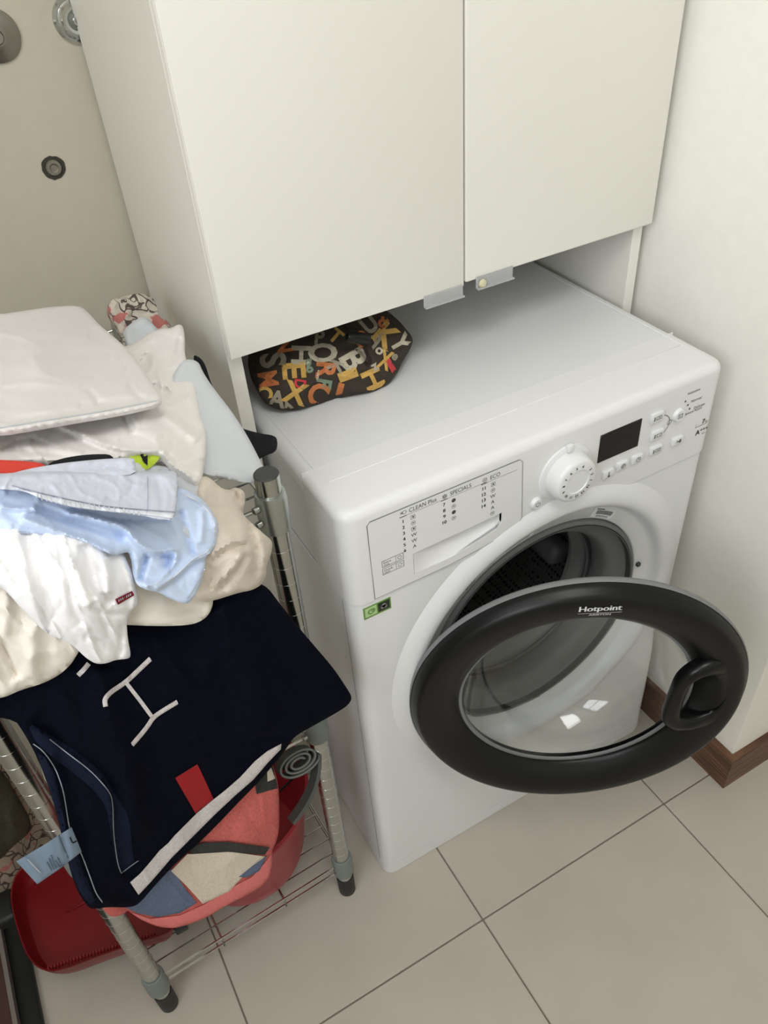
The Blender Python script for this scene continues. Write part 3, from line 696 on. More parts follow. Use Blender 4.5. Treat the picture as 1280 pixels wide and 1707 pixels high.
# ============================================================ LAUNDRY
def C(*a, **k): return cloth(*a, **k)
o, S = C('patterned_garment', 'crumpled floral print garment at the very back of the laundry pile', 'garment',
  [(178, 512), (186, 499), (205, 494), (235, 488), (255, 496), (262, 512), (264, 530), (285, 535), (284, 560), (290, 600), (215, 600), (200, 552), (185, 530)],
  [(180, 500, .40), (260, 500, .41), (285, 600, .33), (205, 600, .34)], 'floral_cotton', T=.05, noise=(.006, 22, 30, 1.3), seed=3)
C('light_blue_garment', 'pale blue cloth tucked between the floral garment and the white shirt', 'garment',
  [(203, 552), (222, 536), (236, 527), (246, 530), (262, 548), (310, 590), (300, 640), (235, 620)], [(210, 550, .35), (250, 530, .36), (300, 630, .27), (240, 610, .29)], 'cool_white', T=.04, noise=(.003, 26, 60, 1.5), seed=4)
C('dark_cloth', 'near-black sock-like cloth lying on the left rear edge of the washing machine', 'sock',
  [(318, 588), (340, 600), (352, 640), (372, 680), (396, 712), (430, 722), (458, 726), (463, 735), (460, 750), (440, 757), (428, 765), (395, 745), (340, 660)],
  [(320, 590, .25), (350, 640, .22), (400, 720, .155), (460, 730, .150), (440, 757, .125)], 'navy_sock', T=.008, back=(0, .3, -.9), rollh=.004, roll=8)
C('folded_grey_sheet', 'smooth pale grey folded sheet hanging off the right side of the pile', 'sheet',
  [(280, 640), (305, 598), (330, 601), (339, 622), (358, 650), (385, 684), (410, 722), (430, 760), (444, 790), (440, 800), (415, 806), (372, 797), (338, 790), (290, 760)],
  [(330, 604, .19), (290, 660, .13), (385, 684, .12), (420, 745, .075), (440, 795, .040), (370, 795, .028), (300, 750, .05)], 'cool_white', T=.014, noise=(.0018, 70, 40, 2), seed=5,
  folds=[([(335, 790), (380, 788), (440, 792)], 4, .002), ([(330, 782), (380, 780), (436, 783)], 3, -.0015)])
C('red_knit_garment', 'bright red knit garment edge poking out under the white shirt', 'garment',
  [(-60, 762), (0, 766), (60, 770), (78, 775), (62, 784), (0, 795), (-60, 800)], [(-60, 760, -.040), (0, 790, -.050), (70, 775, -.036)], 'red_knit', T=.015, rollh=.006,
  folds=[([(-60, 775), (0, 777), (60, 776)], 4, -.003)])
C('black_garment', 'thin black garment edge between the white shirt and the grey-blue shirt', 'garment',
  [(72, 785), (84, 770), (112, 762), (150, 757), (190, 757), (190, 785)], [(72, 780, -.036), (190, 760, -.030), (190, 785, -.038)], 'black_cloth', T=.012, rollh=.003)
o, S = C('neon_garment', 'neon yellow-green garment peeking out right of the grey-blue collar', 'garment',
  [(205, 748), (272, 748), (264, 768), (248, 782), (236, 784), (218, 781), (205, 770)], [(205, 750, -.012), (270, 750, -.010), (240, 782, -.025)], 'neon', T=.02, rollh=.004, noise=(.003, 14, 70, 1.5), seed=2)
decal('dark_stripe', S, [(232, 755), (246, 755), (246, 776), (240, 770)], 'black_cloth', o)
C('grey_white_garment', 'light grey-white cloth layered below the neon garment', 'garment',
  [(215, 768), (260, 776), (298, 778), (330, 795), (350, 800), (357, 830), (366, 870), (364, 905), (300, 900), (225, 830)],
  [(215, 770, -.028), (345, 800, -.012), (360, 880, -.045), (240, 830, -.05)], 'cool_white', T=.05, noise=(.002, 40, 10, 2), seed=6, folds=[([(240, 786), (290, 789), (320, 782)], 3, -.003)])
o, S = C('beige_linen_shirt', 'crumpled beige linen shirt hanging over the front right of the pile', 'shirt',
  [(335, 800), (352, 797), (366, 812), (385, 822), (397, 816), (409, 819), (408, 840), (404, 856), (415, 868), (440, 890), (455, 903), (452, 925), (444, 942), (444, 960), (436, 975), (420, 984), (398, 988), (358, 1001), (330, 1005), (310, 960), (320, 860)],
  [(350, 802, -.02), (405, 822, -.015), (452, 905, -.035), (440, 970, -.048), (350, 1000, -.072), (350, 900, -.055), (400, 930, -.070)], 'beige_linen', T=.03, back=(0, .9, -.4), rollh=.010, roll=16,
  noise=(.0028, 34, 40, 1.6), seed=8, folds=[([(392, 822), (402, 845), (415, 868)], 5, -.006), ([(352, 925), (380, 905), (412, 898)], 5, .006), ([(352, 935), (385, 915), (412, 907)], 4, -.005), ([(430, 880), (440, 915), (438, 950)], 6, .004),
  ([(415, 880), (428, 920), (428, 960)], 4, -.005), ([(355, 978), (385, 950), (402, 920)], 6, .006), ([(362, 985), (392, 960), (410, 925)], 4, -.005), ([(345, 940), (355, 960), (350, 985)], 4, -.004)])
o, S = C('cream_shirt_hem', 'cream cotton garment whose hem shows below the light blue shirt', 'garment',
  [(190, 895), (240, 890), (300, 950), (352, 985), (356, 1003), (350, 1022), (338, 1034), (318, 1042), (270, 1044), (212, 1042), (190, 1040)],
  [(190, 960, -.075), (352, 988, -.058), (345, 1030, -.070), (200, 1040, -.085), (270, 1010, -.085)], 'cream_cotton', T=.02, back=(0, .95, -.2), noise=(.0015, 30, 0, 3), seed=9,
  folds=[([(215, 1019), (270, 1020), (345, 1017)], 2.5, -.0022)])
# light blue shirt
o, S = C('light_blue_shirt', 'rumpled light blue shirt across the front of the laundry pile', 'shirt',
  [(-60, 806), (0, 808), (60, 815), (150, 830), (280, 842), (292, 812), (312, 816), (338, 832), (356, 856), (364, 874), (361, 905), (352, 922), (343, 926), (342, 945), (334, 975), (322, 998), (310, 1008), (285, 999), (262, 986), (245, 984), (228, 976), (222, 958), (220, 935), (214, 920), (205, 922), (190, 927), (165, 915), (140, 902), (110, 894), (60, 890), (0, 889), (-60, 893)],
  [(-60, 810, -.070), (-60, 890, -.095), (60, 885, -.095), (100, 830, -.070), (290, 830, -.050), (345, 850, -.045), (360, 900, -.062), (312, 1003, -.105), (235, 975, -.112), (200, 910, -.095), (270, 920, -.082)],
  'light_blue', T=.014, back=(0, .8, -.5), step=3.6, rollh=.008, roll=10, noise=(.0016, 28, 25, 2), seed=11,
  folds=[([(35, 862), (75, 880), (120, 895), (190, 924)], 7, .007), ([(20, 878), (60, 884), (110, 892)], 5, -.002), ([(105, 855), (150, 862), (205, 876), (235, 910), (262, 922), (292, 914)], 6, .009),
         ([(60, 850), (110, 865), (150, 880), (210, 895)], 8, -.006), ([(140, 862), (200, 866), (285, 866)], 4, -.004), ([(292, 914), (296, 925), (288, 945), (262, 972), (240, 978)], 5, .006), ([(245, 925), (238, 950), (233, 968)], 5, -.008),
         ([(215, 920), (222, 945), (226, 965)], 4, -.004), ([(268, 925), (284, 928), (280, 948)], 7, -.007), ([(352, 924), (325, 930), (300, 955), (255, 984)], 3.5, .006), ([(345, 932), (320, 945), (290, 975)], 6, -.003),
         ([(300, 850), (312, 890), (322, 925)], 6, -.005), ([(336, 850), (338, 872), (334, 905)], 3, .003), ([(0, 845), (40, 850), (60, 848)], 5, .005), ([(300, 816), (345, 840), (362, 880)], 3, .003)])
line('collar_seam', S, [(300, 822), (330, 834), (352, 858), (359, 878), (355, 908), (346, 920), (322, 930), (296, 956), (262, 985)], 2.2, 'pale_seam', o, .0010)
line('collar_seam', S, [(342, 948), (328, 972), (312, 998)], 1.6, 'pale_seam', o)
C('grey_blue_collar', 'narrow stitched grey-blue collar strip on the shirt stack above the wide band', 'shirt',
  [(-60, 806), (-10, 797), (30, 786), (60, 779), (110, 771), (160, 766), (222, 762), (226, 772), (226, 790), (180, 796), (60, 800), (-60, 815)], [(-60, 808, -.066), (60, 785, -.056), (222, 765, -.040), (226, 790, -.055), (40, 800, -.066)],
  'grey_blue', T=.012, rollh=.004, roll=8, sm=1, noise=(.0012, 8, 0, .6), seed=12, folds=[([(20, 791), (110, 783), (172, 779), (224, 780)], 3, -.0025)])
o, S = C('grey_blue_shirt', 'light grey-blue shirt with a wide stitched placket folded across the pile', 'shirt',
  [(-60, 796), (0, 793), (50, 789), (130, 788), (215, 788), (250, 790), (272, 788), (294, 787), (297, 795), (296, 830), (291, 867), (262, 866), (237, 859), (170, 852), (120, 846), (70, 832), (50, 822), (20, 816), (-60, 806)],
  [(-60, 798, -.075), (0, 812, -.085), (100, 789, -.065), (295, 790, -.045), (291, 864, -.100), (160, 850, -.098), (60, 822, -.088)],
  'grey_blue', T=.02, back=(0, .9, -.4), step=3.6, rollh=.005, roll=7, sm=1, noise=(.0015, 30, 45, 1.4), seed=13,
  folds=[([(175, 830), (195, 835), (215, 825), (225, 800)], 5, -.002), ([(262, 800), (270, 830), (268, 860)], 3, -.0012)])
line('placket_seam', S, [(20, 809), (70, 822), (120, 833), (170, 843), (236, 849), (292, 853)], 1.2, 'soft_thread', o, .0014)
line('placket_seam', S, [(246, 792), (247, 820), (245, 858)], 1.2, 'soft_thread', o, .0014)
decal('stitched_hem', S, [(30, 815), (70, 825), (120, 836), (170, 846), (236, 852), (290, 856), (288, 864), (237, 857), (170, 851), (120, 844), (70, 831)], 'pale_seam', o, .0012)
for i in range(22):
    t = i / 21; x = 60 + 170 * t; y = 826 + 29 * t ** .7
    line('hem_pucker', S, [(x, y - 5), (x + 1, y), (x + 2, y + 4)], 2.0, 'cool_white', o, .0024, 3)
# cream cloth bottom left
C('cream_cloth', 'cream cloth hanging at the lower left of the pile beside the white garment', 'garment',
  [(-60, 930), (0, 950), (30, 985), (90, 1040), (135, 1080), (128, 1092), (118, 1108), (98, 1126), (70, 1140), (35, 1150), (0, 1166), (-60, 1190)],
  [(-60, 940, -.100), (0, 960, -.105), (125, 1085, -.100), (100, 1125, -.090), (0, 1165, -.095), (-60, 1190, -.10)], 'cream_cotton', T=.03, back=(0, 1, 0), noise=(.003, 30, 75, 2.5), seed=14, rollh=.012, roll=20,
  folds=[([(12, 990), (12, 1030), (6, 1060)], 8, .003), ([(-8, 985), (-6, 1030), (-8, 1060)], 9, -.003), ([(60, 1030), (50, 1080), (55, 1130)], 14, .005), ([(0, 1060), (15, 1100), (30, 1130)], 5, -.006)])
# white garment with red tag
o, S = C('white_tshirt', 'bright white garment with a tiny red tag draped over the front left of the pile', 'shirt',
  [(-60, 872), (0, 878), (60, 880), (120, 885), (165, 900), (205, 920), (216, 945), (226, 970), (230, 1000), (229, 1010), (214, 1022), (211, 1040), (213, 1065), (218, 1090), (216, 1098), (192, 1100), (178, 1106), (160, 1107), (145, 1098), (136, 1090), (124, 1078), (112, 1070), (80, 1058), (55, 1035), (25, 1002), (0, 975), (-60, 945)],
  [(-60, 875, -.088), (60, 885, -.092), (200, 920, -.088), (229, 1005, -.106), (215, 1095, -.098), (140, 1090, -.112), (60, 1030, -.122), (0, 970, -.122), (100, 970, -.130), (160, 1000, -.132)],
  'bright_white', T=.02, back=(0, 1, -.1), step=3.6, rollh=.012, roll=16, noise=(.003, 30, 65, 2.6), seed=15,
  folds=[([(35, 895), (50, 950), (62, 1000), (75, 1045)], 8, .006, 's'), ([(60, 900), (80, 940), (95, 990)], 6, -.004), ([(100, 900), (115, 960), (120, 1010), (140, 1040)], 6, -.004), ([(140, 905), (150, 940), (165, 985), (185, 1010)], 8, -.006),
         ([(118, 930), (135, 975), (150, 1010)], 8, .006), ([(170, 930), (180, 960), (178, 990)], 10, .006), ([(140, 1060), (175, 1070), (205, 1090)], 7, -.003), ([(150, 1010), (185, 1025), (213, 1022)], 5, -.004), ([(203, 1040), (203, 1070), (198, 1098)], 4, -.004)])
t_ = decal('brand_tag', S, [(192, 999), (220, 985), (224, 992), (197, 1008)], 'tag_red', o, .0022, 3); t_['label'] = 'small dark red sewn-in tag'
for i in range(7): line('tag_lettering', S, [(198 + i * 3.3, 1001 - i * 1.65), (199.3 + i * 3.3, 1003 - i * 1.7)], 1.6, 'print_white', t_, .0040, 2) if False else None
q_ = [(198 + 3.2 * i, 1001.5 - 1.62 * i) for i in range(7)]
for i, (x, y) in enumerate(q_): decal('tag_lettering', S, [(x - .8, y - 2.0), (x + .9, y - 2.8), (x + 1.3, y + .9), (x - .4, y + 1.7)] if i != 3 else [(x - .5, y - .5), (x + .8, y - 1.1), (x + .9, y), (x - .4, y + .6)], 'grey_blue', t_, .0038, 3)
# white t-shirt under the pillow
C('white_shirt', 'creased off-white shirt lying directly under the folded pillowcase', 'shirt',
  [(170, 590), (225, 572), (246, 556), (270, 547), (286, 547), (297, 540), (305, 543), (308, 560), (307, 580), (310, 600), (322, 625), (328, 655), (333, 690), (343, 715), (343, 750), (338, 780), (334, 800), (326, 806), (305, 792), (285, 778), (272, 762), (258, 757), (236, 758), (205, 763), (150, 765), (70, 768), (0, 769), (-60, 772), (-60, 715), (30, 700)],
  [(180, 600, .24), (300, 545, .27), (308, 600, .20), (335, 690, .09), (343, 745, .03), (330, 802, -.025), (260, 757, -.020), (150, 762, -.020), (0, 768, -.015), (-60, 770, -.015), (-60, 715, .06), (240, 690, .055)],
  'white_cotton', T=.085, back=(0, .5, -1), taper=.12, step=3.6, rollh=.012, roll=14, noise=(.0030, 38, 20, 1.8), seed=17,
  folds=[([(95, 708), (140, 725), (180, 745), (230, 752), (268, 750)], 5, .007), ([(110, 722), (150, 742), (200, 757)], 6, -.005), ([(0, 750), (30, 735), (60, 730)], 5, -.006), ([(25, 742), (70, 745), (140, 757)], 6, .005), ([(268, 752), (285, 775), (320, 795)], 4, .005),
         ([(278, 756), (300, 778), (330, 792)], 3, -.003), ([(255, 640), (268, 655), (282, 650)], 8, -.010), ([(262, 615), (270, 640), (268, 660)], 5, .004), ([(235, 600), (245, 605), (240, 590)], 8, -.008), ([(270, 690), (300, 710), (330, 735)], 8, .005), ([(205, 692), (212, 710), (218, 722)], 5, -.005), ([(300, 560), (298, 590), (292, 600)], 5, -.004)])
# folded pillowcase on top
o, S = C('folded_pillowcase', 'large off-white folded pillowcase lying on top of the laundry pile', 'pillowcase',
  [(-70, 545), (-40, 530), (0, 524), (40, 518), (80, 512), (118, 509), (138, 512), (150, 524), (166, 542), (200, 570), (222, 592), (240, 618), (258, 645), (268, 660), (270, 668), (262, 674), (230, 682), (180, 692), (130, 700), (60, 712), (0, 722), (-70, 732)],
  [(-70, 545, .27), (0, 525, .29), (120, 510, .31), (150, 525, .29), (225, 595, .16), (268, 664, .045), (130, 698, .005), (0, 720, -.012), (-70, 730, -.02), (60, 600, .13)],
  'pillow_cotton', T=.022, back=(0, .6, -.8), taper=.32, step=3.6, rollh=.010, roll=8, sm=1, noise=(.0022, 46, 8, 3), seed=18, puff=.006, puffw=30,
  folds=[([(130, 676), (190, 668), (262, 664)], 5, -.0025), ([(0, 705), (60, 696), (130, 684), (262, 668)], 3.5, -.002), ([(146, 648), (158, 660), (164, 676)], 4, -.003), ([(215, 640), (225, 655), (240, 665)], 4, -.003), ([(0, 560), (80, 556), (150, 560)], 7, .002), ([(0, 600), (90, 590), (190, 590)], 8, -.002)])
line('hem_seam', S, [(-60, 722), (0, 713), (60, 703), (130, 692), (180, 684), (240, 672), (264, 667)], 2.0, 'cool_white', o, .0012)

# navy towel
o, S = C('navy_towel', 'navy terry towel with a white letter H hanging from the shelf front', 'towel',
  [(-40, 1178), (0, 1160), (30, 1140), (80, 1120), (118, 1090), (150, 1030), (300, 990), (400, 972), (446, 980), (470, 1012), (500, 1050), (530, 1085), (560, 1120), (582, 1153), (587, 1164), (580, 1176), (558, 1190), (522, 1210), (490, 1228), (476, 1250), (450, 1282), (425, 1310), (399, 1336), (365, 1372), (332, 1405), (310, 1424), (290, 1442), (260, 1474), (231, 1508), (214, 1513), (180, 1512), (160, 1515), (148, 1514), (130, 1488), (118, 1455), (108, 1415), (98, 1370), (84, 1320), (62, 1262), (40, 1222), (22, 1196)],
  [(0, 1170, -.075), (120, 1100, -.070), (300, 1000, -.052), (440, 980, -.040), (585, 1165, -.046), (470, 1244, -.064), (340, 1388, -.080), (220, 1500, -.108), (160, 1512, -.122), (108, 1400, -.115), (60, 1260, -.095), (300, 1200, -.082), (180, 1200, -.090)],
  'navy_terry', T=.014, back=(0, 1, 0), step=6, rollh=.012, roll=16, noise=(.003, 60, 60, 2.5), seed=20,
  folds=[([(165, 1110), (180, 1200), (215, 1290), (235, 1400)], 22, .012), ([(240, 1240), (255, 1290), (240, 1340)], 14, -.006), ([(78, 1225), (120, 1258), (165, 1290), (188, 1325), (192, 1400), (202, 1452)], 5, .006, 's'), ([(360, 1010), (420, 1120), (440, 1230)], 30, .010), ([(60, 1190), (105, 1260), (130, 1360), (150, 1460)], 18, -.008)])
decal('woven_border', S, [(45, 1205), (80, 1222), (135, 1258), (172, 1290), (192, 1325), (215, 1360), (222, 1430), (226, 1440), (203, 1458), (192, 1440), (184, 1385), (178, 1345), (150, 1310), (100, 1272), (60, 1240)], 'navy_band', o, .0012, 6, 1)['label'] = 'smooth dark navy woven border'
line('border_thread', S, [(82, 1232), (110, 1254), (150, 1284), (178, 1314), (188, 1332), (189, 1390), (196, 1440), (202, 1456)], 1.5, 'thread', o, .0030)
line('border_thread', S, [(202, 1456), (215, 1446), (232, 1434)], 1.2, 'thread', o, .0030)
line('edge_thread', S, [(55, 1240), (72, 1252), (92, 1280), (105, 1316), (110, 1345), (116, 1385), (136, 1424), (150, 1462), (160, 1490), (172, 1506)], 1.6, 'thread', o, .0016)
decal('folded_edge', S, [(62, 1256), (74, 1262), (90, 1290), (102, 1340), (112, 1392), (130, 1428), (146, 1470), (158, 1502), (150, 1508), (132, 1485), (118, 1450), (104, 1395), (90, 1340)], 'navy_band', o, .0006, 6)
for pl, w_ in (([(176, 1178), (174, 1166), (184, 1154), (210, 1137), (230, 1118), (251, 1098)], 8), ([(210, 1138), (232, 1166), (254, 1196)], 6.5), ([(296, 1170), (276, 1182), (256, 1195), (244, 1214), (220, 1242)], 7.5), ([(130, 1126), (140, 1116), (148, 1106)], 8)):
    line('white_lettering', S, pl, w_, 'print_white' if False else 'white_terry', o, .0026, 4)
decal('red_patch', S, [(292, 1297), (329, 1274), (346, 1310), (356, 1332), (326, 1356)], 'patch_red', o, .0022, 5)['label'] = 'red sewn patch'
decal('white_stripe', S, [(469, 1240), (446, 1252), (425, 1269), (400, 1296), (376, 1317), (352, 1336), (329, 1355), (308, 1376), (292, 1392), (280, 1406), (266, 1418), (248, 1440), (234, 1456), (217, 1471), (231, 1492), (248, 1474), (269, 1450), (286, 1430), (303, 1413), (332, 1384), (358, 1358), (390, 1328), (422, 1300), (446, 1272), (468, 1249)], 'white_terry', o, .0030, 4)['label'] = 'white terry stripe along the hem'
ctg = decal('care_tag', S, [(27, 1436), (74, 1408), (119, 1379), (136, 1420), (100, 1448), (62, 1474)], 'care_tag', o, .0040, 5); ctg['label'] = 'pale blue sewn-in care tag'
line('tag_print', S, [(98, 1392), (114, 1432)], 1.6, 'care_print', ctg, .0058, 4)
for i in range(7): line('tag_print', S, [(78 + i * 3.6, 1437 + i * 1.2 - (i % 3) * 7), (86 + i * 3.6, 1452 - i * 1.6)], 1.2, 'care_print', ctg, .0058, 3)
line('tag_print', S, [(45, 1432), (68, 1456)], 1.2, 'print_white', ctg, .0058, 4)
line('tag_print', S, [(117, 1396), (121, 1406), (128, 1402)], 1.8, 'black_cloth', ctg, .0058, 3)
# knit
o, S = C('knit_blanket', 'coral, cream and slate-blue patterned knit hanging below the navy towel', 'blanket',
  [(168, 1508), (200, 1490), (250, 1440), (300, 1380), (360, 1320), (420, 1262), (445, 1248), (458, 1285), (464, 1310), (466, 1345), (465, 1385), (460, 1405), (453, 1418), (455, 1440), (450, 1462), (436, 1478), (405, 1496), (380, 1506), (350, 1527), (318, 1540), (290, 1548), (262, 1545), (232, 1532), (214, 1516), (206, 1524), (188, 1530), (174, 1520)],
  [(445, 1250, -.030), (465, 1330, -.045), (455, 1440, -.055), (350, 1525, -.068), (280, 1545, -.075), (190, 1520, -.092), (300, 1400, -.062), (400, 1400, -.066)],
  'coral_knit', T=.028, back=(0, 1, 0), step=3.6, rollh=.010, roll=14, noise=(.003, 60, 45, 1.5), seed=22)
decal('coral_border', S, [(214, 1519), (250, 1532), (300, 1526), (340, 1508), (385, 1480), (420, 1462), (440, 1440), (452, 1424), (453, 1440), (448, 1462), (434, 1477), (403, 1495), (350, 1525), (318, 1538), (290, 1546), (262, 1543), (232, 1531)], 'coral_trim', o, .0030, 4)
decal('slate_block', S, [(196, 1506), (210, 1496), (245, 1470), (288, 1448), (306, 1478), (328, 1505), (300, 1522), (262, 1529), (228, 1522), (212, 1514)], 'blue_knit', o, .0040, 4)
decal('slate_block', S, [(446, 1426), (432, 1452), (412, 1463), (398, 1462), (420, 1444)], 'blue_knit', o, .0052, 4)
decal('cream_block', S, [(285, 1452), (312, 1424), (370, 1418), (442, 1428), (410, 1456), (382, 1486), (338, 1507), (312, 1478)], 'cream_knit', o, .0048, 4)
decal('charcoal_band', S, [(316, 1412), (340, 1405), (380, 1404), (450, 1413), (441, 1425), (380, 1420), (318, 1424)], 'charcoal_knit', o, .0062, 4)
decal('charcoal_band', S, [(424, 1298), (446, 1274), (455, 1278), (462, 1306), (463, 1314), (448, 1318), (428, 1324)], 'charcoal_knit', o, .0016, 5)
decal('cream_block', S, [(445, 1282), (452, 1280), (459, 1298), (446, 1303)], 'cream_knit', o, .0026, 4)
# rolled strap
c0 = P(499, 1271, 'y', -.034); rt_ = RM[:, 0]; up_ = RM[:, 1]; ex = rt_ * .84 + up_ * .54; ex /= np.linalg.norm(ex); ez = -rt_ * .54 + up_ * .84; ez /= np.linalg.norm(ez); ey = (c0 - CAM) / np.linalg.norm(c0 - CAM) + np.array([-.15, 0, .35]); ey /= np.linalg.norm(ey)
def strap(name, pts2, parent, wd=.028, th=.0036, mt='strap'):
    bm = bmesh.new(); rows = []
    pts2 = np.array(pts2); t = np.gradient(pts2, axis=0); t /= np.linalg.norm(t, axis=1)[:, None]; n = np.stack([-t[:, 1], t[:, 0]], 1)
    for p, q in zip(pts2, n):
        r = []
        for s_, d_ in ((-.5, 0), (.5, 0), (.5, 1), (-.5, 1)):
            c = p + q * th * s_; r.append(bm.verts.new(c0 + ex * c[0] + ez * c[1] + ey * wd * d_))
        rows.append(r)
    for A, B in zip(rows, rows[1:]):
        for k_ in range(4): bm.faces.new((A[k_], A[(k_ + 1) % 4], B[(k_ + 1) % 4], B[k_]))
    bm.faces.new(rows[0]); bm.faces.new(rows[-1][::-1]); return bm_obj(name, bm, mt, parent, True, 40)
stp = bpy.data.objects.new('rolled_strap', None); COL.objects.link(stp); tag(stp, 'dark grey strap rolled into an oval coil at the right of the knit', 'strap')
sp = []
for i in range(150):
    a = i / 149 * 2 * pi * 2.9; g = .26 + .74 * i / 149; sp.append((.031 * g * cos(a), .0160 * g * sin(a)))
strap('coil', sp, stp)
strap('edge_stripe', [(x * 1.005, y * 1.005) for x, y in sp], stp, .0006, .0007, 'strap_edge').location = tuple(-ey * .0004)
tl = [(.028, -.006), (.018, -.022), (.000, -.040), (-.020, -.052), (-.038, -.060), (-.050, -.064)]
strap('strap_tail', [tuple(a) for a in chaikin(tl, 2, False)], stp, .03, .0045)
# bucket and dustpan
lathe('bucket_body', [(0, .0), (.090, .0), (.100, .006), (.106, .03), (.118, .12), (.128, .17), (.132, .172), (.132, .178), (.127, .179), (.116, .13), (.103, .03), (.096, .012), (0, .008)], 'bucket_red', None, 'z', (0, 0, 0), 64)
bk = bpy.data.objects['bucket_body']; bk.name = 'red_bucket'; bk.location = (-.205, .120, .1115); tag(bk, 'red plastic bucket on the lowest wire shelf behind the knit', 'bucket')
tube('bucket_handle', [(.131 * cos(a), .02 - .02, .165 - .07 * sin(a)) for a in [pi * i / 16 for i in range(17)]], .0022, 'foot_black', bk, 6).location = (0, .0, .0)
dp = thing('dustpan', 'dark red plastic dustpan with toothed lip on the lowest shelf behind the front post', 'dustpan', (0, 0, .1115))
rim = [(-.345, .030), (-.40, .044), (-.46, .056), (-.52, .066), (-.548, .085), (-.562, .12), (-.568, .19), (-.566, .23), (-.55, .262), (-.50, .27), (-.42, .27), (-.365, .26), (-.35, .20), (-.345, .12)]
rim = chaikin(rim, 2); cen = rim.mean(0)
bm = bmesh.new(); rings = []
for s_, z in ((.93, .0), (.955, .008), (.985, .022), (1.0, .034), (1.014, .036), (1.012, .039), (.995, .038), (.975, .024), (.94, .009), (.90, .0035)):
    rings.append([bm.verts.new((cen[0] + (x - cen[0]) * s_, cen[1] + (y - cen[1]) * s_, z)) for x, y in rim])
n = len(rim)
for A, B in zip(rings, rings[1:]):
    for k_ in range(n): bm.faces.new((A[k_], A[(k_ + 1) % n], B[(k_ + 1) % n], B[k_]))
bm.faces.new(rings[0][::-1]); bm.faces.new(rings[-1]); bm_obj('pan', bm, 'red_plastic', dp, True, 40)
box('floor_rib', -.50, -.36, .168, .171, .003, .007, 'red_plastic', dp, .001, 1)
bm = bmesh.new()
for i in range(34):
    t = i / 33; x = -.535 + .155 * t; y = .0755 - .033 * t
    box_bm(bm, x - .0012, x + .0012, y, y + .005, .034, .042)
tt = bm_obj('teeth', bm, 'red_plastic', dp); tt['kind'] = 'stuff'
box('handle_grip', -.60, -.565, .19, .245, .008, .034, 'foot_black', dp, .008, 3)
box('rubber_end', -.352, -.332, .035, .052, .012, .034, 'foot_black', dp, .002, 2)

# left-hand things
LEFT = 0
C('floral_bag', 'beige floral print fabric bag standing left of the wire shelf', 'bag',
  [(-60, 1150), (0, 1180), (20, 1215), (45, 1270), (68, 1320), (92, 1375), (98, 1400), (75, 1430), (45, 1450), (25, 1480), (8, 1500), (-60, 1510)],
  [(0, 1200, .37), (95, 1385, .335), (10, 1500, .255), (-60, 1510, .24), (-60, 1180, .36)], 'floral_canvas', T=.03, back=(-.5, 1, .3), noise=(.004, 40, 60, 2), seed=30, step=8)
C('olive_cloth', 'dark olive cloth lying against the floral bag at the left edge', 'cloth',
  [(-60, 1270), (0, 1286), (18, 1312), (40, 1350), (54, 1376), (46, 1392), (20, 1412), (0, 1436), (-60, 1440)],
  [(0, 1290, .30), (54, 1376, .27), (0, 1436, .235), (-60, 1440, .22), (-60, 1280, .32)], 'olive_cloth', T=.02, back=(0, 1, 0), noise=(.004, 30, 60, 2), seed=31, step=7)
bd = thing('wooden_board', 'dark brown wooden board with a pale edge and black strip in the bottom left corner', 'board', (0, 0, 0))
box('plank', -.80, -.629, -.30, .30, .0005, .030, 'board_brown', bd, .001, 1); box('edge_strip', -.629, -.622, -.30, .30, .0005, .031, 'board_edge', bd); box('rubber_strip', -.622, -.590, -.30, .29, .0005, .016, 'foot_black', bd, .003, 2)

# ============================================================ PATTERNED POUCH on the washer
ol = [(424, 600), (432, 575), (480, 550), (560, 525), (610, 515), (640, 524), (662, 536), (684, 556), (689, 568), (684, 582), (672, 600), (662, 622), (648, 640), (625, 653), (595, 658), (560, 665), (525, 676), (490, 685), (462, 683), (440, 672), (428, 650), (422, 625)]
o, S = C('letter_print_pouch', 'brown fabric pouch with a multicoloured letter print lying on the washing machine', 'bag', ol,
  [(424, 600, .285), (440, 665, .232), (490, 684, .215), (560, 664, .213), (640, 645, .198), (686, 570, .240), (640, 524, .285), (560, 525, .315), (480, 550, .30), (550, 600, .225), (470, 620, .238), (620, 590, .220)],
  'bag_brown', T=.05, back=(.1, 1, .12), step=3.6, rollh=.030, roll=40, puff=.004, puffw=30, noise=(.003, 34, 20, 1.5), seed=40,
  folds=[([(560, 525), (600, 575), (618, 610)], 6, -.008), ([(590, 545), (615, 580), (622, 612)], 5, .005), ([(440, 640), (500, 625), (540, 610)], 5, -.003)])
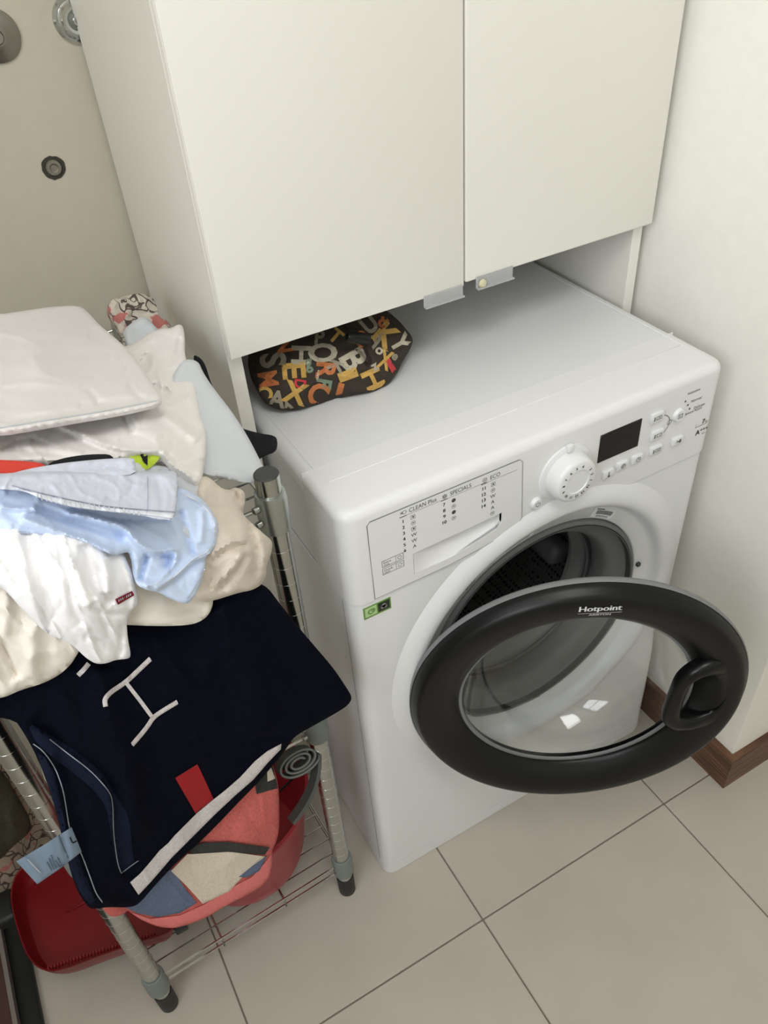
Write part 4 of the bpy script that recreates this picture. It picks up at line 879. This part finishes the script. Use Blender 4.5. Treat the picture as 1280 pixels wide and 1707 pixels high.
def letter(ch, cx, cy, size, ang, mt, sx=1.):
    v, f = text_tris(ch, 1.0, .035); v = np.array(v); c_ = (v.min(0) + v.max(0)) / 2; v = (v - c_) * size * 1.46; v[:, 0] *= sx
    a = radians(ang); R2 = np.array([[cos(a), sin(a)], [-sin(a), cos(a)]])   # pixel y grows downwards
    bmx = bmesh.new(); vs = [bmx.verts.new((x, y, 0)) for x, y in v]
    for t in f:
        try: bmx.faces.new([vs[i] for i in t])
        except ValueError: pass
    ext = bmesh.ops.solidify if False else None
    bmesh.ops.triangulate(bmx, faces=bmx.faces)
    for _ in range(2):
        le = [e for e in bmx.edges if e.calc_length() > 6]
        if not le: break
        bmesh.ops.subdivide_edges(bmx, edges=le, cuts=1); bmesh.ops.triangulate(bmx, faces=bmx.faces)
    vv = np.array([(q.co.x, q.co.y) for q in bmx.verts]); ff = [tuple(q.index for q in t.verts) for t in bmx.faces] if not bmx.verts.index_update() else []
    bmx.free()
    vv = vv @ R2.T; vv[:, 1] *= -1 if False else 1
    pp = np.stack([cx + vv[:, 0], cy - vv[:, 1]], 1)
    b, _, _ = seg_dist(pp, S.ol); keep = inside(pp, S.ol) & (b > 1.5)
    ff = [t for t in ff if all(keep[i] for i in t)]
    if not ff: return
    F = S.at(pp, .0014); me = mesh_obj('printed_letter', F, ff, mt, o)
for L_ in [('H', 502, 592, 30, 92, 'ink_cream', 1.1), ('O', 538, 588, 44, 88, 'ink_cream', .62), ('B', 590, 600, 40, 60, 'ink_cream', .95), ('E', 490, 618, 36, 85, 'ink_tan', 1.1), ('R', 543, 618, 30, 95, 'ink_orange', 1), ('I', 580, 625, 30, 70, 'ink_tan', 2.2), ('H', 622, 632, 30, 65, 'ink_tan', 1.2),
           ('X', 492, 655, 34, 15, 'ink_tan', 1.), ('C', 530, 658, 36, 25, 'ink_orange', .9), ('F', 540, 640, 24, 100, 'ink_teal', 1.), ('K', 558, 612, 24, 110, 'ink_grey', .9), ('A', 462, 665, 26, 10, 'ink_grey', 1.), ('S', 455, 600, 40, 80, 'ink_grey', .9), ('M', 447, 632, 30, 80, 'ink_orange', .8), ('Y', 668, 572, 30, 60, 'ink_cream', .9),
           ('X', 642, 600, 30, 20, 'ink_tan', .6), ('J', 652, 618, 30, -30, 'ink_red', 1.2), ('A', 628, 565, 26, 60, 'ink_grey', .9), ('K', 645, 560, 36, 40, 'ink_tan', 1.), ('U', 615, 540, 30, -40, 'ink_grey', .8), ('P', 533, 562, 22, 5, 'ink_grey', 1.), ('o', 632, 585, 16, 30, 'ink_cream', 1.), ('i', 530, 625, 16, 10, 'ink_cream', 1.),
           ('L', 575, 655, 26, 15, 'ink_orange', 1.6), ('8', 640, 535, 22, 30, 'ink_orange', 1.), ('g', 515, 610, 22, -10, 'ink_teal', .8), ('T', 560, 560, 22, 40, 'ink_tan', 1.), ('V', 480, 678, 18, 160, 'ink_grey', 1.2), ('z', 625, 612, 16, -30, 'ink_cream', 1.), ('N', 475, 575, 26, 80, 'ink_orange', .9), ('D', 500, 640, 18, 100, 'ink_red', .8), ('Q', 600, 565, 22, 20, 'ink_orange', .8), ('C', 440, 655, 26, 80, 'ink_tan', .8), ('e', 658, 595, 14, 40, 'ink_grey', 1.)]:
    letter(*L_)
bc = P(590, 560, 'y', .222); bm = bmesh.new(); box_bm(bm, -.016, .016, -.008, .004, -.007, .007, .003, 2)
bk_ = bm_obj('buckle', bm, 'door_black_gloss', o, True, 40); bk_.location = bc + np.array([0, -.012, .004]); bk_.rotation_euler = (radians(30), radians(20), radians(-15)); bk_['label'] = 'black plastic buckle'

# ============================================================ WALL FITTINGS on the back wall
def wall_pt(px, py): p = P(px, py, 'y', YB); return p
p = wall_pt(-9, 60); a = lathe('pipe_cover', [(.0, -.016), (.010, -.016), (.012, -.013), (.016, -.0125), (.020, -.010), (.030, -.008), (.039, -.004), (.0405, 0), (0, 0)], 'steel_pipe', None, 'y', (0, 0, 0), 48); a.location = p; a.scale = (.75, 1, .75)
a.name = 'pipe_cover_disc'; tag(a, 'dull steel disc pipe cover at the far upper left of the wall', 'pipe cover')
p = wall_pt(126, 32); a = lathe('chrome_escutcheon', [(.008, -.02), (.010, -.012), (.014, -.008), (.0165, -.012), (.021, -.013), (.025, -.006), (.030, -.0035), (.0345, -.006), (.038, -.003), (.0385, 0), (.006, 0), (.006, -.02)], 'chrome', None, 'y', (0, 0, 0), 48, closed=True); a.location = p; a.scale = (.74, .9, .74)
tag(a, 'polished chrome ringed escutcheon half hidden by the cabinet side', 'pipe cover')
lathe('pipe_stub', [(0, -.018), (.006, -.018), (.006, .0), (0, 0)], 'steel_pipe', a, 'y', (0, 0, 0), 16)
p = wall_pt(89, 279); cap = thing('capped_pipe', 'small corroded capped pipe end set in a rough hole in the wall', 'pipe', tuple(p)); cap.scale = (.84, 1, .84)
bm = bmesh.new(); c_ = bm.verts.new((0, -.0012, 0)); rg = [bm.verts.new(((.0185 + .0022 * mnoise.noise(Vector((cos(a_) * 2, sin(a_) * 2, 3)))) * cos(a_), -.0012, (.0185 + .0026 * mnoise.noise(Vector((cos(a_) * 2.5, sin(a_) * 2.5, 8)))) * sin(a_))) for a_ in [2 * pi * i / 40 for i in range(40)]]
for i in range(40): bm.faces.new((c_, rg[i], rg[(i + 1) % 40]))
rg2 = bmesh.ops.extrude_face_region(bm, geom=bm.faces[:]); [setattr(v_, 'co', v_.co + Vector((0, .0008, 0))) for v_ in rg2['geom'] if isinstance(v_, bmesh.types.BMVert)]
bm_obj('rough_hole', bm, 'mortar_dark', cap)
lathe('pipe_end', [(0, -.0035), (.005, -.0035), (.007, -.005), (.011, -.005), (.0125, -.0035), (.0135, -.0012), (0, -.001)], 'steel_pipe', cap, 'y', (0, 0, 0), 24)
